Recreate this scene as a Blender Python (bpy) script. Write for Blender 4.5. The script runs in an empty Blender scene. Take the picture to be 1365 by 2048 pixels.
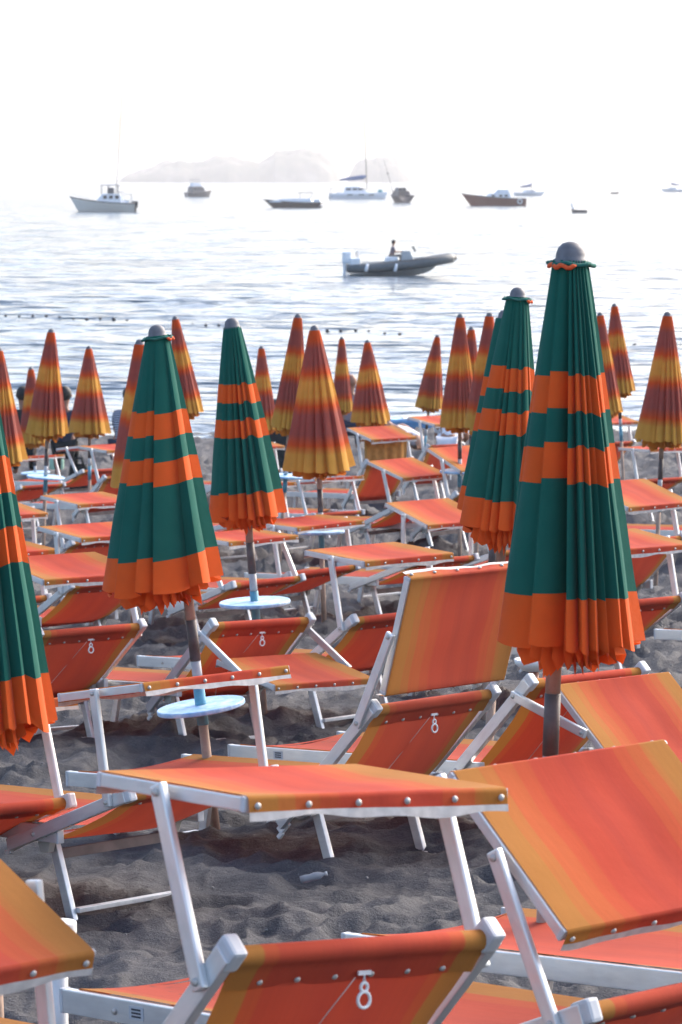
import bpy, bmesh, math, random
import numpy as np
from mathutils import Matrix, Vector

# ------------------------------------------------------------------ scene, camera, light
sc = bpy.context.scene
COL = sc.collection
F = 7108.9                      # focal length in pixels of the 1365 x 2048 photograph
CX, CY, HZ = 682.5, 1024.0, 358.0
CZ = 4.97                       # camera height above the sea
TILT = math.atan((CY - HZ) / F)

cam = bpy.data.cameras.new('camera')
cam.sensor_fit = 'VERTICAL'
cam.sensor_height = 36.0
cam.lens = F / 2048.0 * 36.0
cam.clip_start = 0.1
cam.clip_end = 60000.0
cam.dof.use_dof = True
cam.dof.focus_distance = 11.5
cam.dof.aperture_fstop = 15.0
cam_ob = bpy.data.objects.new('camera', cam)
cam_ob.location = (0, 0, CZ)
cam_ob.rotation_euler = (math.pi / 2 - TILT, 0, 0)
COL.objects.link(cam_ob)
sc.camera = cam_ob

SUN_EL, SUN_AZ = 33.0, 46.0     # degrees; azimuth to the right of the view direction
world = bpy.data.worlds.new('World')
sc.world = world
world.use_nodes = True
wn = world.node_tree
bg = wn.nodes['Background']
sky = wn.nodes.new('ShaderNodeTexSky')
sky.sky_type = 'NISHITA'
sky.sun_disc = False
sky.sun_elevation = math.radians(SUN_EL)
sky.sun_rotation = math.radians(SUN_AZ)
sky.altitude = 0.0
sky.air_density = 0.8
sky.dust_density = 3.4
sky.ozone_density = 1.0
wn.links.new(sky.outputs[0], bg.inputs[0])
bg.inputs[1].default_value = 0.15

sun = bpy.data.lights.new('sun', 'SUN')
sun.energy = 0.7
sun.angle = math.radians(25)
sun.color = (1.0, 0.955, 0.89)
sun_ob = bpy.data.objects.new('sun', sun)
se, sa = math.radians(SUN_EL), math.radians(SUN_AZ)
sdir = Vector((math.sin(sa) * math.cos(se), math.cos(sa) * math.cos(se), math.sin(se)))
sun_ob.rotation_euler = sdir.to_track_quat('Z', 'Y').to_euler()
sun_ob.location = (0, 0, 40)
COL.objects.link(sun_ob)

vs = sc.view_settings
vs.view_transform = 'Standard'
vs.look = 'None'
vs.gamma = 1.0
vs.use_curve_mapping = False
vs.exposure = 1.62
sc.render.engine = 'CYCLES'
sc.cycles.use_denoising = True
sc.cycles.max_bounces = 8
sc.cycles.volume_bounces = 0
sc.cycles.caustics_reflective = False
sc.cycles.caustics_refractive = False
sc.cycles.sample_clamp_indirect = 6.0

rnd = random.Random(7)
nrng = np.random.RandomState(11)

# ------------------------------------------------------------------ helpers
def ground_drop(x, y):
    y = np.asarray(y, float)
    w, y0 = 4.0, 21.0
    spl = w * np.log1p(np.exp(np.clip((y - y0) / w, -40, 40))) - w * math.log1p(math.exp(-y0 / w))
    spl = np.where((y - y0) / w > 40, y - y0, spl)
    lat = 0.0326 * np.clip(1 - (y - 20) / 60, 0.15, 1)
    return 1.6631 + 0.0612 * y - 0.0189 * spl - lat * np.clip(x, -12, 12)

def gz(x, y):
    return float(CZ - ground_drop(x, y))

def at_dist(px, py, d):
    """world point seen at photograph pixel (px, py), d metres along the view axis"""
    c, s = math.cos(TILT), math.sin(TILT)
    X, u = (px - CX) / F, (CY - py) / F
    return Vector((X * d, (c + u * s) * d, CZ + (-s + u * c) * d))

def on_sea(px, py):
    d = CZ * F / (py - HZ)
    p = at_dist(px, py, d)
    k = CZ / (CZ - p.z)
    return Vector((p.x * k, p.y * k, 0.0))

class MB:
    """collects shapes, then links them as one mesh object"""
    def __init__(s):
        s.v, s.f, s.uv, s.smooth = [], [], {}, []
    def add(s, vs_, fs_, smooth=False):
        o = len(s.v)
        s.v += [tuple(p) for p in vs_]
        for f in fs_:
            s.f.append([i + o for i in f]); s.smooth.append(smooth)
        return s
    def box(s, c, size, m=None):
        x, y, z = [k / 2 for k in size]
        P = [Vector((a * x, b * y, d * z)) for a in (-1, 1) for b in (-1, 1) for d in (-1, 1)]
        if m is not None: P = [m @ p for p in P]
        P = [p + Vector(c) for p in P]
        return s.add(P, [(0, 1, 3, 2), (4, 6, 7, 5), (0, 4, 5, 1), (2, 3, 7, 6), (0, 2, 6, 4), (1, 5, 7, 3)])
    def bar(s, a, b, w, h, up=(0, 0, 1)):
        a, b = Vector(a), Vector(b)
        t = (b - a).normalized(); up = Vector(up)
        x = t.cross(up)
        if x.length < 1e-4: x = t.cross(Vector((1, 0, 0)))
        x.normalize(); n = x.cross(t).normalized()
        P = []
        for q in (a, b):
            for i, j in ((-1, -1), (1, -1), (1, 1), (-1, 1)):
                P.append(q + x * (i * w / 2) + n * (j * h / 2))
        return s.add(P, [(3, 2, 1, 0), (4, 5, 6, 7), (0, 1, 5, 4), (1, 2, 6, 5), (2, 3, 7, 6), (3, 0, 4, 7)])
    def tube(s, pts_, r, n=8, cap=True):
        pts_ = [Vector(p) for p in pts_]
        if not hasattr(r, '__len__'): r = [r] * len(pts_)
        V, Fc = [], []
        prev = None
        for i, p in enumerate(pts_):
            t = (pts_[min(i + 1, len(pts_) - 1)] - pts_[max(i - 1, 0)]).normalized()
            if prev is None:
                x = t.cross(Vector((0, 0, 1)))
                if x.length < 1e-3: x = t.cross(Vector((1, 0, 0)))
            else:
                x = prev - t * prev.dot(t)
            x.normalize(); prev = x; yv = t.cross(x)
            for k in range(n):
                a = 2 * math.pi * k / n
                V.append(p + (x * math.cos(a) + yv * math.sin(a)) * r[i])
        m = len(pts_)
        for i in range(m - 1):
            for k in range(n):
                k2 = (k + 1) % n
                Fc.append((i * n + k, i * n + k2, (i + 1) * n + k2, (i + 1) * n + k))
        s.add(V, Fc, True)
        if cap:
            o = len(s.v) - len(V)
            s.f.append([o + k for k in range(n)][::-1]); s.smooth.append(False)
            s.f.append([o + (m - 1) * n + k for k in range(n)]); s.smooth.append(False)
        return s
    def lathe(s, prof, n=16, c=(0, 0, 0), smooth=True):
        V, Fc = [], []
        for r, z in prof:
            for k in range(n):
                a = 2 * math.pi * k / n
                V.append((c[0] + r * math.cos(a), c[1] + r * math.sin(a), c[2] + z))
        for i in range(len(prof) - 1):
            for k in range(n):
                k2 = (k + 1) % n
                Fc.append((i * n + k, i * n + k2, (i + 1) * n + k2, (i + 1) * n + k))
        return s.add(V, Fc, smooth)
    def grid(s, fn, nu, nv, smooth=True, uv=True):
        """fn(u, v) -> point, u,v in 0..1"""
        o = len(s.v)
        V, Fc = [], []
        for j in range(nv + 1):
            for i in range(nu + 1):
                V.append(fn(i / nu, j / nv))
                if uv: s.uv[o + j * (nu + 1) + i] = (i / nu, j / nv)
        for j in range(nv):
            for i in range(nu):
                a = j * (nu + 1) + i
                Fc.append((a, a + 1, a + nu + 2, a + nu + 1))
        return s.add(V, Fc, smooth)
    def mesh(s, name, mat=None, bevel=0.0):
        me = bpy.data.meshes.new(name)
        me.from_pydata(s.v, [], s.f)
        me.polygons.foreach_set('use_smooth', s.smooth)
        if s.uv:
            lay = me.uv_layers.new(name='UVMap')
            li = np.empty(len(me.loops), np.int32)
            me.loops.foreach_get('vertex_index', li)
            arr = np.zeros((len(s.v), 2), np.float32)
            for k, q in s.uv.items(): arr[k] = q
            lay.data.foreach_set('uv', arr[li].ravel())
        if bevel > 0:
            bm = bmesh.new(); bm.from_mesh(me)
            bmesh.ops.recalc_face_normals(bm, faces=bm.faces)
            bmesh.ops.bevel(bm, geom=[e for e in bm.edges if e.calc_face_angle(0) > 0.6], offset=bevel, segments=2, profile=0.6, affect='EDGES')
            bm.to_mesh(me); bm.free()
            me.polygons.foreach_set('use_smooth', [False] * len(me.polygons))
        if mat: me.materials.append(mat)
        me.update()
        return me
    def build(s, name, mat, parent=None, bevel=0.0, matrix=None):
        return link(name, s.mesh(name, mat, bevel), parent, matrix)

def link(name, data, parent=None, matrix=None):
    o = bpy.data.objects.new(name, data)
    COL.objects.link(o)
    if parent is not None: o.parent = parent
    if matrix is not None: o.matrix_local = matrix
    return o

def tag(o, label=None, cat=None, group=None, kind=None):
    if label: o['label'] = label
    if cat: o['category'] = cat
    if group: o['group'] = group
    if kind: o['kind'] = kind
    return o

def thing(name, label, cat, matrix=None, group=None):
    o = bpy.data.objects.new(name, None)
    o.empty_display_size = 0.2
    COL.objects.link(o)
    if matrix is not None: o.matrix_world = matrix
    return tag(o, label, cat, group)

def T(x, y, z): return Matrix.Translation((x, y, z))
def RZ(a): return Matrix.Rotation(a, 4, 'Z')
def RY(a): return Matrix.Rotation(a, 4, 'Y')
def RX(a): return Matrix.Rotation(a, 4, 'X')

class Noise2:
    def __init__(s, seed):
        s.t = np.random.RandomState(seed).rand(256, 256) * 2 - 1
    def __call__(s, x, y):
        xi, yi = np.floor(x).astype(int), np.floor(y).astype(int)
        fx, fy = x - xi, y - yi
        fx, fy = fx * fx * fx * (fx * (fx * 6 - 15) + 10), fy * fy * fy * (fy * (fy * 6 - 15) + 10)
        t = s.t
        a, b = t[xi % 256, yi % 256], t[(xi + 1) % 256, yi % 256]
        c, d = t[xi % 256, (yi + 1) % 256], t[(xi + 1) % 256, (yi + 1) % 256]
        return (a * (1 - fx) + b * fx) * (1 - fy) + (c * (1 - fx) + d * fx) * fy

# ------------------------------------------------------------------ materials
class NT:
    def __init__(s, name):
        s.m = bpy.data.materials.new(name); s.m.use_nodes = True
        s.t = s.m.node_tree; s.n = s.t.nodes
        s.p = s.n['Principled BSDF']; s.out = s.n['Material Output']
    def node(s, typ, **kw):
        q = s.n.new(typ)
        for k, v in kw.items():
            if k.startswith('i_'):
                q.inputs[k[2:].replace('_', ' ')].default_value = v
            else: setattr(q, k, v)
        return q
    def l(s, a, b): s.t.links.new(a, b)
    def ramp(s, fac, stops, interp='LINEAR'):
        r = s.node('ShaderNodeValToRGB'); cr = r.color_ramp; cr.interpolation = interp
        while len(cr.elements) < len(stops): cr.elements.new(0.5)
        for e, (p, c) in zip(cr.elements, stops):
            e.position = p; e.color = (*c, 1) if len(c) == 3 else c
        s.l(fac, r.inputs[0]); return r.outputs[0]
    def noise(s, vec=None, scale=5.0, detail=3.0, rough=0.55):
        q = s.node('ShaderNodeTexNoise'); q.inputs['Scale'].default_value = scale
        q.inputs['Detail'].default_value = detail; q.inputs['Roughness'].default_value = rough
        if vec is not None: s.l(vec, q.inputs['Vector'])
        return q.outputs['Fac']
    def mapping(s, vec, scale=(1, 1, 1), loc=(0, 0, 0)):
        q = s.node('ShaderNodeMapping'); q.inputs['Scale'].default_value = scale
        q.inputs['Location'].default_value = loc
        s.l(vec, q.inputs['Vector']); return q.outputs[0]
    def mix(s, fac, a, b, blend='MIX'):
        q = s.node('ShaderNodeMix', data_type='RGBA', blend_type=blend)
        for sock, val in ((q.inputs[0], fac), (q.inputs[6], a), (q.inputs[7], b)):
            if isinstance(val, (int, float)): sock.default_value = val
            elif isinstance(val, tuple): sock.default_value = (*val, 1) if len(val) == 3 else val
            else: s.l(val, sock)
        return q.outputs[2]
    def math(s, op, a, b=None):
        q = s.node('ShaderNodeMath', operation=op)
        for sock, val in zip(q.inputs, (a, b)):
            if val is None: continue
            if isinstance(val, (int, float)): sock.default_value = val
            else: s.l(val, sock)
        return q.outputs[0]
    def bump(s, h, strength=0.2, dist=0.01, normal=None):
        q = s.node('ShaderNodeBump'); q.inputs['Strength'].default_value = strength
        q.inputs['Distance'].default_value = dist; s.l(h, q.inputs['Height'])
        if normal is not None: s.l(normal, q.inputs['Normal'])
        return q.outputs[0]
    def coord(s, k='Object'):
        return s.node('ShaderNodeTexCoord').outputs[k]

def plain(name, col, rough=0.5, metal=0.0, var=0.12, scale=6.0, bump=0.0, spec=0.5):
    t = NT(name)
    c = t.coord()
    f = t.noise(c, scale, 4)
    lo = tuple(k * (1 - var) for k in col); hi = tuple(min(1, k * (1 + var)) for k in col)
    t.l(t.ramp(f, [(0.3, lo), (0.7, hi)]), t.p.inputs['Base Color'])
    t.p.inputs['Roughness'].default_value = rough
    t.p.inputs['Metallic'].default_value = metal
    t.p.inputs['Specular IOR Level'].default_value = spec
    if bump: t.l(t.bump(t.noise(c, scale * 12, 3), bump, 0.004), t.p.inputs['Normal'])
    return t.m

def cloth_shader(t, colsock, trans=0.3, rough=0.9, boost=1.15, bump=None, sheen=0.10):
    t.l(colsock, t.p.inputs['Base Color'])
    t.p.inputs['Roughness'].default_value = rough
    t.p.inputs['Specular IOR Level'].default_value = 0.12
    t.p.inputs['Sheen Weight'].default_value = sheen
    t.p.inputs['Sheen Roughness'].default_value = 0.45
    tr = t.node('ShaderNodeBsdfTranslucent')
    g = t.mix(1.0, colsock, (boost, boost * 0.85, boost * 0.75), 'MULTIPLY')
    t.l(g, tr.inputs['Color'])
    if bump is not None:
        t.l(bump, t.p.inputs['Normal']); t.l(bump, tr.inputs['Normal'])
    mx = t.node('ShaderNodeMixShader'); mx.inputs[0].default_value = trans
    t.l(t.p.outputs[0], mx.inputs[1]); t.l(tr.outputs[0], mx.inputs[2])
    t.l(mx.outputs[0], t.out.inputs['Surface'])

OCHRE, OCHRE2 = (0.48, 0.195, 0.038), (0.52, 0.165, 0.036)
ORNG, ORNG2 = (0.57, 0.120, 0.033), (0.58, 0.092, 0.032)
RED, RED2 = (0.56, 0.066, 0.032), (0.50, 0.055, 0.030)

def sling_material(name, sand=False, narrow=False, trans=0.28):
    t = NT(name)
    uv = t.coord('UV')
    sep = t.node('ShaderNodeSeparateXYZ'); t.l(uv, sep.inputs[0])
    x = sep.outputs[0]
    wob = t.math('MULTIPLY', t.math('SUBTRACT', t.noise(t.mapping(uv, (3, 0.6, 1)), 2.0, 2), 0.5), 0.012)
    xx = t.math('ADD', x, wob)
    if narrow:
        stops = [(0.0, OCHRE), (0.095, OCHRE), (0.102, ORNG2), (0.150, ORNG2), (0.160, RED), (0.30, RED), (0.42, RED2), (0.50, RED), (0.62, RED2),
                 (0.74, RED), (0.835, RED), (0.845, ORNG2), (0.895, ORNG2), (0.905, OCHRE), (1.0, OCHRE)]
    else: stops = None
    col = t.ramp(xx, stops or [(0.0, OCHRE), (0.105, OCHRE), (0.110, OCHRE2), (0.170, OCHRE2), (0.175, ORNG), (0.262, ORNG), (0.268, ORNG2), (0.330, ORNG2),
                      (0.345, RED), (0.44, RED), (0.50, RED2), (0.58, RED), (0.66, RED2), (0.735, RED), (0.742, ORNG2), (0.80, ORNG2), (0.806, ORNG), (0.868, ORNG),
                      (0.874, OCHRE2), (0.915, OCHRE), (1.0, OCHRE)])
    oi = t.node('ShaderNodeObjectInfo')
    # fading and faint streaks along the cloth
    st = t.noise(t.mapping(uv, (60, 1.2, 1)), 1.0, 3)
    col = t.mix(0.35, col, t.ramp(st, [(0.3, (0.86, 0.86, 0.86)), (0.7, (1.08, 1.08, 1.08))]), 'MULTIPLY')
    fade = t.math('MULTIPLY', oi.outputs['Random'], 0.10)
    col = t.mix(fade, col, (0.72, 0.34, 0.20))
    blotch = t.noise(t.coord(), 4.0, 4)
    col = t.mix(0.5, col, t.ramp(blotch, [(0.25, (0.86, 0.86, 0.86)), (0.75, (1.06, 1.06, 1.06))]), 'MULTIPLY')
    if sand:
        y = sep.outputs[1]
        m1 = t.ramp(y, [(0.02, (1, 1, 1)), (0.20, (0.25, 0.25, 0.25)), (0.42, (0, 0, 0))])
        n1 = t.noise(t.mapping(uv, (5, 9, 1)), 1.3, 6, 0.7)
        off = t.node('ShaderNodeVectorMath', operation='ADD')
        rv = t.node('ShaderNodeCombineXYZ'); t.l(t.math('MULTIPLY', oi.outputs['Random'], 37.0), rv.inputs[0])
        t.l(t.mapping(uv, (5, 9, 1)), off.inputs[0]); t.l(rv.outputs[0], off.inputs[1])
        n1 = t.noise(off.outputs[0], 1.3, 6, 0.7)
        msk = t.math('MULTIPLY', t.ramp(n1, [(0.56, (0, 0, 0)), (0.68, (1, 1, 1))]), m1)
        col = t.mix(t.math('MULTIPLY', msk, 0.8), col, (0.09, 0.07, 0.06))
    weave = t.noise(t.coord(), 900.0, 1)
    b = t.bump(t.noise(t.coord(), 22.0, 3), 0.12, 0.01, t.bump(weave, 0.15, 0.001))
    cloth_shader(t, col, trans, 0.8, 1.15, b, 0.03)
    return t.m

M_SLING = sling_material('sling_fabric')
M_SEAT = sling_material('seat_fabric', True, True)
M_BACK = sling_material('backrest_fabric', False, True, 0.20)

def umbrella_material(name, stops, interp, trans=0.16):
    t = NT(name)
    uv = t.coord('UV')
    sep = t.node('ShaderNodeSeparateXYZ'); t.l(uv, sep.inputs[0])
    col = t.ramp(sep.outputs[1], stops, interp)
    n = t.noise(t.coord(), 9.0, 4)
    col = t.mix(0.6, col, t.ramp(n, [(0.25, (0.84, 0.84, 0.84)), (0.75, (1.1, 1.1, 1.1))]), 'MULTIPLY')
    b = t.bump(t.noise(t.coord(), 30.0, 3), 0.10, 0.01, t.bump(t.noise(t.coord(), 700.0, 1), 0.15, 0.001))
    cloth_shader(t, col, trans, 0.9, 1.2, b)
    return t.m

GRN, UOR = (0.014, 0.132, 0.098), (0.78, 0.125, 0.022)
M_GREEN = umbrella_material('green_striped_canvas', [(0, GRN), (0.300, UOR), (0.395, GRN), (0.487, UOR), (0.580, GRN), (0.873, UOR)], 'CONSTANT')
MAR, YEL, ORD = (0.38, 0.11, 0.085), (0.70, 0.385, 0.075), (0.66, 0.12, 0.030)
M_DYED = umbrella_material('dyed_canvas', [(0.0, ORD), (0.07, ORD), (0.13, MAR), (0.24, MAR), (0.31, ORD), (0.37, YEL), (0.47, YEL),
                                           (0.54, ORD), (0.60, MAR), (0.74, MAR), (0.82, ORD), (0.885, YEL), (1.0, YEL)], 'LINEAR', 0.34)
M_VAL_G = umbrella_material('orange_valance', [(0, UOR), (1, UOR)], 'LINEAR')
M_VAL_D = umbrella_material('ochre_valance', [(0, (0.62, 0.28, 0.05)), (1, (0.60, 0.22, 0.04))], 'LINEAR', 0.25)

def metal_mat():
    t = NT('anodised_aluminium')
    c = t.coord()
    f = t.noise(t.mapping(c, (3, 14, 14)), 3.0, 5)
    t.l(t.ramp(f, [(0.3, (0.64, 0.64, 0.63)), (0.7, (0.76, 0.76, 0.745))]), t.p.inputs['Base Color'])
    t.p.inputs['Metallic'].default_value = 0.55
    t.l(t.ramp(t.noise(c, 25, 4), [(0.3, (0.30,) * 3), (0.75, (0.48,) * 3)]), t.p.inputs['Roughness'])
    return t.m
M_ALU = metal_mat()
M_CAPPL = plain('grey_plastic', (0.55, 0.56, 0.57), 0.45)
M_WHITE = plain('white_plastic', (0.78, 0.77, 0.74), 0.5)
M_HEM = plain('white_hem', (0.60, 0.55, 0.51), 0.9, 0, 0.15, 40)
M_SNAP = plain('snap_metal', (0.50, 0.47, 0.43), 0.5, 0.35)
M_BRACE = plain('weathered_brace', (0.20, 0.155, 0.14), 0.6, 0.1, 0.3, 12)
M_BEIGE = plain('beige_bracket', (0.46, 0.42, 0.37), 0.6)
M_CORD = plain('cord', (0.60, 0.55, 0.48), 0.9)
M_WOOD = plain('pole_wood', (0.36, 0.245, 0.18), 0.75, 0, 0.3, 14, 0.3)
M_SLEEVE = plain('brown_sleeve', (0.085, 0.062, 0.055), 0.55, 0, 0.35, 18)
M_POLEG = plain('grey_pole_paint', (0.42, 0.42, 0.42), 0.6, 0, 0.25, 14)
M_TEAL = plain('teal_pole_paint', (0.10, 0.30, 0.40), 0.6, 0, 0.35, 16)
M_FINIAL = plain('pewter_cap', (0.15, 0.15, 0.16), 0.6, 0.1, 0.25, 30)
M_GREENCL = plain('green_tie', (0.010, 0.11, 0.085), 0.9)
M_ORCL = plain('orange_tie', (0.70, 0.11, 0.03), 0.9)

def disc_mat():
    t = NT('blue_table_paint')
    c = t.coord()
    f = t.noise(c, 14.0, 6, 0.7)
    t.l(t.ramp(f, [(0.35, (0.16, 0.38, 0.66)), (0.52, (0.36, 0.57, 0.76)), (0.68, (0.66, 0.76, 0.82))]), t.p.inputs['Base Color'])
    t.p.inputs['Roughness'].default_value = 0.45
    return t.m
M_DISC = disc_mat()

def sand_mat():
    t = NT('volcanic_sand')
    c = t.coord()
    big = t.noise(c, 1.1, 5, 0.6)
    med = t.noise(c, 9.0, 5, 0.65)
    fine = t.noise(c, 260.0, 2, 0.8)
    peb = t.node('ShaderNodeTexVoronoi'); peb.inputs['Scale'].default_value = 55.0
    t.l(c, peb.inputs['Vector'])
    col = t.ramp(big, [(0.3, (0.052, 0.053, 0.058)), (0.7, (0.092, 0.092, 0.098))])
    col = t.mix(0.8, col, t.ramp(med, [(0.25, (0.72, 0.72, 0.75)), (0.75, (1.3, 1.27, 1.24))]), 'MULTIPLY')
    col = t.mix(1.0, col, t.ramp(fine, [(0.28, (0.5, 0.5, 0.5)), (0.5, (1.0, 1.0, 1.0)), (0.72, (1.8, 1.78, 1.75))]), 'MULTIPLY')
    pm = t.ramp(peb.outputs['Distance'], [(0.10, (1, 1, 1)), (0.22, (0, 0, 0))])
    psel = t.ramp(peb.outputs['Color'], [(0.80, (0, 0, 0)), (0.82, (1, 1, 1))])
    col = t.mix(t.math('MULTIPLY', t.math('MULTIPLY', pm, psel), 0.7), col, (0.20, 0.20, 0.21))
    t.l(col, t.p.inputs['Base Color'])
    t.p.inputs['Roughness'].default_value = 0.85
    t.p.inputs['Specular IOR Level'].default_value = 0.3
    b = t.bump(med, 0.5, 0.040, t.bump(t.noise(c, 42.0, 5, 0.75), 0.7, 0.014, t.bump(fine, 0.9, 0.004)))
    t.l(b, t.p.inputs['Normal'])
    return t.m
M_SAND = sand_mat()

def sea_mat():
    t = NT('sea_water')
    c = t.coord()
    t.p.inputs['Base Color'].default_value = (0.075, 0.115, 0.150, 1)
    t.p.inputs['Roughness'].default_value = 0.10
    t.p.inputs['IOR'].default_value = 1.333
    a = t.noise(t.mapping(c, (0.55, 1.1, 1)), 1.1, 5, 0.6)
    b2 = t.noise(t.mapping(c, (0.5, 1.3, 1)), 0.22, 4, 0.6)
    b3 = t.noise(t.mapping(c, (0.30, 1.0, 1)), 0.07, 6, 0.7)
    b4 = t.noise(t.mapping(c, (0.20, 1.0, 1)), 0.018, 6, 0.75)
    nb = t.bump(a, 1.0, 0.12, t.bump(b2, 1.0, 0.34, t.bump(b3, 1.0, 2.7, t.bump(b4, 1.0, 4.5))))
    t.l(nb, t.p.inputs['Normal'])
    return t.m
M_SEA = sea_mat()

def rock_mat():
    t = NT('island_rock')
    c = t.coord()
    f = t.noise(c, 0.03, 6, 0.65)
    t.l(t.ramp(f, [(0.35, (0.05, 0.07, 0.035)), (0.55, (0.13, 0.12, 0.08)), (0.7, (0.28, 0.25, 0.20))]), t.p.inputs['Base Color'])
    t.p.inputs['Roughness'].default_value = 0.95
    return t.m
M_ROCK = rock_mat()

# ------------------------------------------------------------------ beach, sea, islands
def sheet(name, X, Y, Z, mat):
    ny, nx = X.shape
    me = bpy.data.meshes.new(name)
    co = np.stack([X, Y, Z], -1).reshape(-1, 3).astype(np.float32)
    idx = np.arange(ny * nx).reshape(ny, nx)
    q = np.stack([idx[:-1, :-1], idx[:-1, 1:], idx[1:, 1:], idx[1:, :-1]], -1).reshape(-1, 4)
    me.vertices.add(len(co)); me.vertices.foreach_set('co', co.ravel())
    me.loops.add(q.size); me.loops.foreach_set('vertex_index', q.ravel().astype(np.int32))
    me.polygons.add(len(q)); me.polygons.foreach_set('loop_start', np.arange(0, q.size, 4, dtype=np.int32))
    me.polygons.foreach_set('loop_total', np.full(len(q), 4, np.int32))
    me.polygons.foreach_set('use_smooth', np.ones(len(q), bool))
    me.update(calc_edges=True); me.validate()
    me.materials.append(mat)
    return link(name, me)

def beach():
    N1, N2, N3 = Noise2(1), Noise2(2), Noise2(3)
    ys = np.concatenate([np.linspace(-12, 4.4, 12), np.geomspace(4.6, 78, 820), np.linspace(79, 100, 8)])
    u = np.linspace(-1, 1, 270)
    outer = np.array([1.15, 1.5, 2.2, 3.5, 6, 12])
    U = np.concatenate([-outer[::-1], u, outer])
    half = 0.112 * np.maximum(ys, 3) + 0.7
    X = U[None, :] * half[:, None]
    far = np.abs(U) > 1
    X = np.where(far[None, :], np.sign(U)[None, :] * (half[:, None] + (np.abs(U)[None, :] - 1) * (8 + 0 * half[:, None])), X)
    Y = np.repeat(ys[:, None], len(U), 1)
    # gentle trampled relief: shallow mounds, heel marks and soft ridges
    amp = np.clip((Y - 3) / 6, 0.3, 1.0) * (1 + np.clip((Y - 13) / 12, 0, 1.6))
    h = 0.030 * N1(X * 1.3 + 5, Y * 1.0 + 2) + 0.020 * N2(X * 3.4, Y * 2.6)
    rd = 1 - np.abs(N3(X * 5.2 + 3, Y * 3.9 + 9))
    h += 0.014 * (rd ** 2 - 0.5) * 1.4
    h += 0.010 * (1 - np.abs(N1(X * 12 + 40, Y * 9 + 11))) ** 2 + 0.005 * N2(X * 27, Y * 21)
    r2 = np.random.RandomState(5)
    for _ in range(900):                     # heel and foot marks
        yy = 4.6 + 40 * r2.rand() ** 1.8
        xx = (r2.rand() * 2 - 1) * (0.1 * yy + 0.4)
        a = r2.rand() * math.pi
        i0, i1 = np.searchsorted(ys, [yy - 0.4, yy + 0.4])
        dx, dy = X[i0:i1] - xx, Y[i0:i1] - yy
        e = (dx * math.cos(a) + dy * math.sin(a)) / 0.15
        f = (-dx * math.sin(a) + dy * math.cos(a)) / 0.07
        q = e * e + f * f
        h[i0:i1] += -0.022 * np.exp(-q * 1.1) + 0.012 * np.exp(-(np.sqrt(q) - 1.45) ** 2 * 5)
    h = h * 1.3 - 0.013
    Z = CZ - ground_drop(X, Y) + h * amp
    return tag(sheet('beach', X, Y, Z, M_SAND), 'dark grey volcanic sand beach sloping to the sea', kind='structure')
beach()

def sea():
    ys = np.concatenate([np.arange(62, 150, 0.26), np.geomspace(150.3, 700, 330), np.geomspace(705, 20000, 60)])
    u = np.linspace(-1, 1, 300)
    U = np.concatenate([[-60, -8, -2.5], u, [2.5, 8, 60]])
    half = 0.110 * ys + 3
    X = U[None, :] * half[:, None]
    X = np.where(np.abs(U)[None, :] > 1, np.sign(U)[None, :] * (half[:, None] + (np.abs(U)[None, :] - 1) * 120), X)
    Y = np.repeat(ys[:, None], len(U), 1)
    r = np.random.RandomState(3)
    Z = np.zeros_like(X)
    for i in range(34):
        lam = 0.7 * (6.0 / 0.7) ** (i / 33.0)
        th = r.normal(0, 0.42)
        k = 2 * math.pi / lam
        a = 0.0044 * lam ** 0.5 * (0.6 + 0.8 * r.rand())
        ph = k * (X * math.sin(th) + Y * math.cos(th)) + r.rand() * 6.28
        w = np.sin(ph) + 0.25 * np.cos(2 * ph)
        fade = np.clip((lam * 260 - Y) / 120, 0, 1)
        Z += a * w * fade
    env = np.where(np.abs(U)[None, :] > 1.5, 0, 1) * np.clip((6000 - Y) / 2000, 0, 1)
    Z *= env
    # low rollers close to the shore
    for y0, amp, wd in ((76, 0.13, 1.1), (88, 0.08, 1.4), (104, 0.06, 1.8)):
        yc = y0 + 1.8 * np.sin(X * 0.21 + y0) + 0.9 * np.sin(X * 0.53 + 2 * y0)
        Z += amp * (0.35 + 0.65 * np.sin(X * 0.16 + y0 * 1.7) ** 2) * np.exp(-((Y - yc) / wd) ** 2) * (np.abs(U)[None, :] <= 1)
    return tag(sheet('sea', X, Y, Z, M_SEA), 'pale glittering sea reaching the horizon', kind='structure')
sea()

def island(name, prof, dist, depth, seed, label):
    """prof: (px, py) skyline of the photograph; turned into a rounded rocky hill with real depth"""
    nz, nz2 = Noise2(seed), Noise2(seed + 50)
    px = np.array([p[0] for p in prof], float); py = np.array([p[1] for p in prof], float)
    xs = np.linspace(px[0], px[-1], 130)
    hs = np.interp(xs, px, HZ - py) / F * dist
    hs = hs + (CZ * 0)
    wx = (xs - CX) / F * dist
    vs_ = np.linspace(-1, 1, 44)
    X = np.repeat(wx[None, :], 44, 0)
    D = depth * (0.35 + 0.65 * np.sqrt(np.clip(hs / hs.max(), 0, 1)))
    Y = dist + vs_[:, None] * D[None, :]
    prof_v = np.sqrt(np.clip(1 - np.abs(vs_) ** 2.4, 0, 1))
    n = nz(X / 26, Y / 26) * 5 + nz2(X / 9, Y / 9) * 2.2
    Z = (hs[None, :] + CZ) * prof_v[:, None] + n * prof_v[:, None] * np.clip(hs[None, :] / 12, 0, 1) - 3 * (1 - prof_v[:, None]) - 0.5
    return tag(sheet(name, X, Y, Z, M_ROCK), label, kind='structure')
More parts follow.
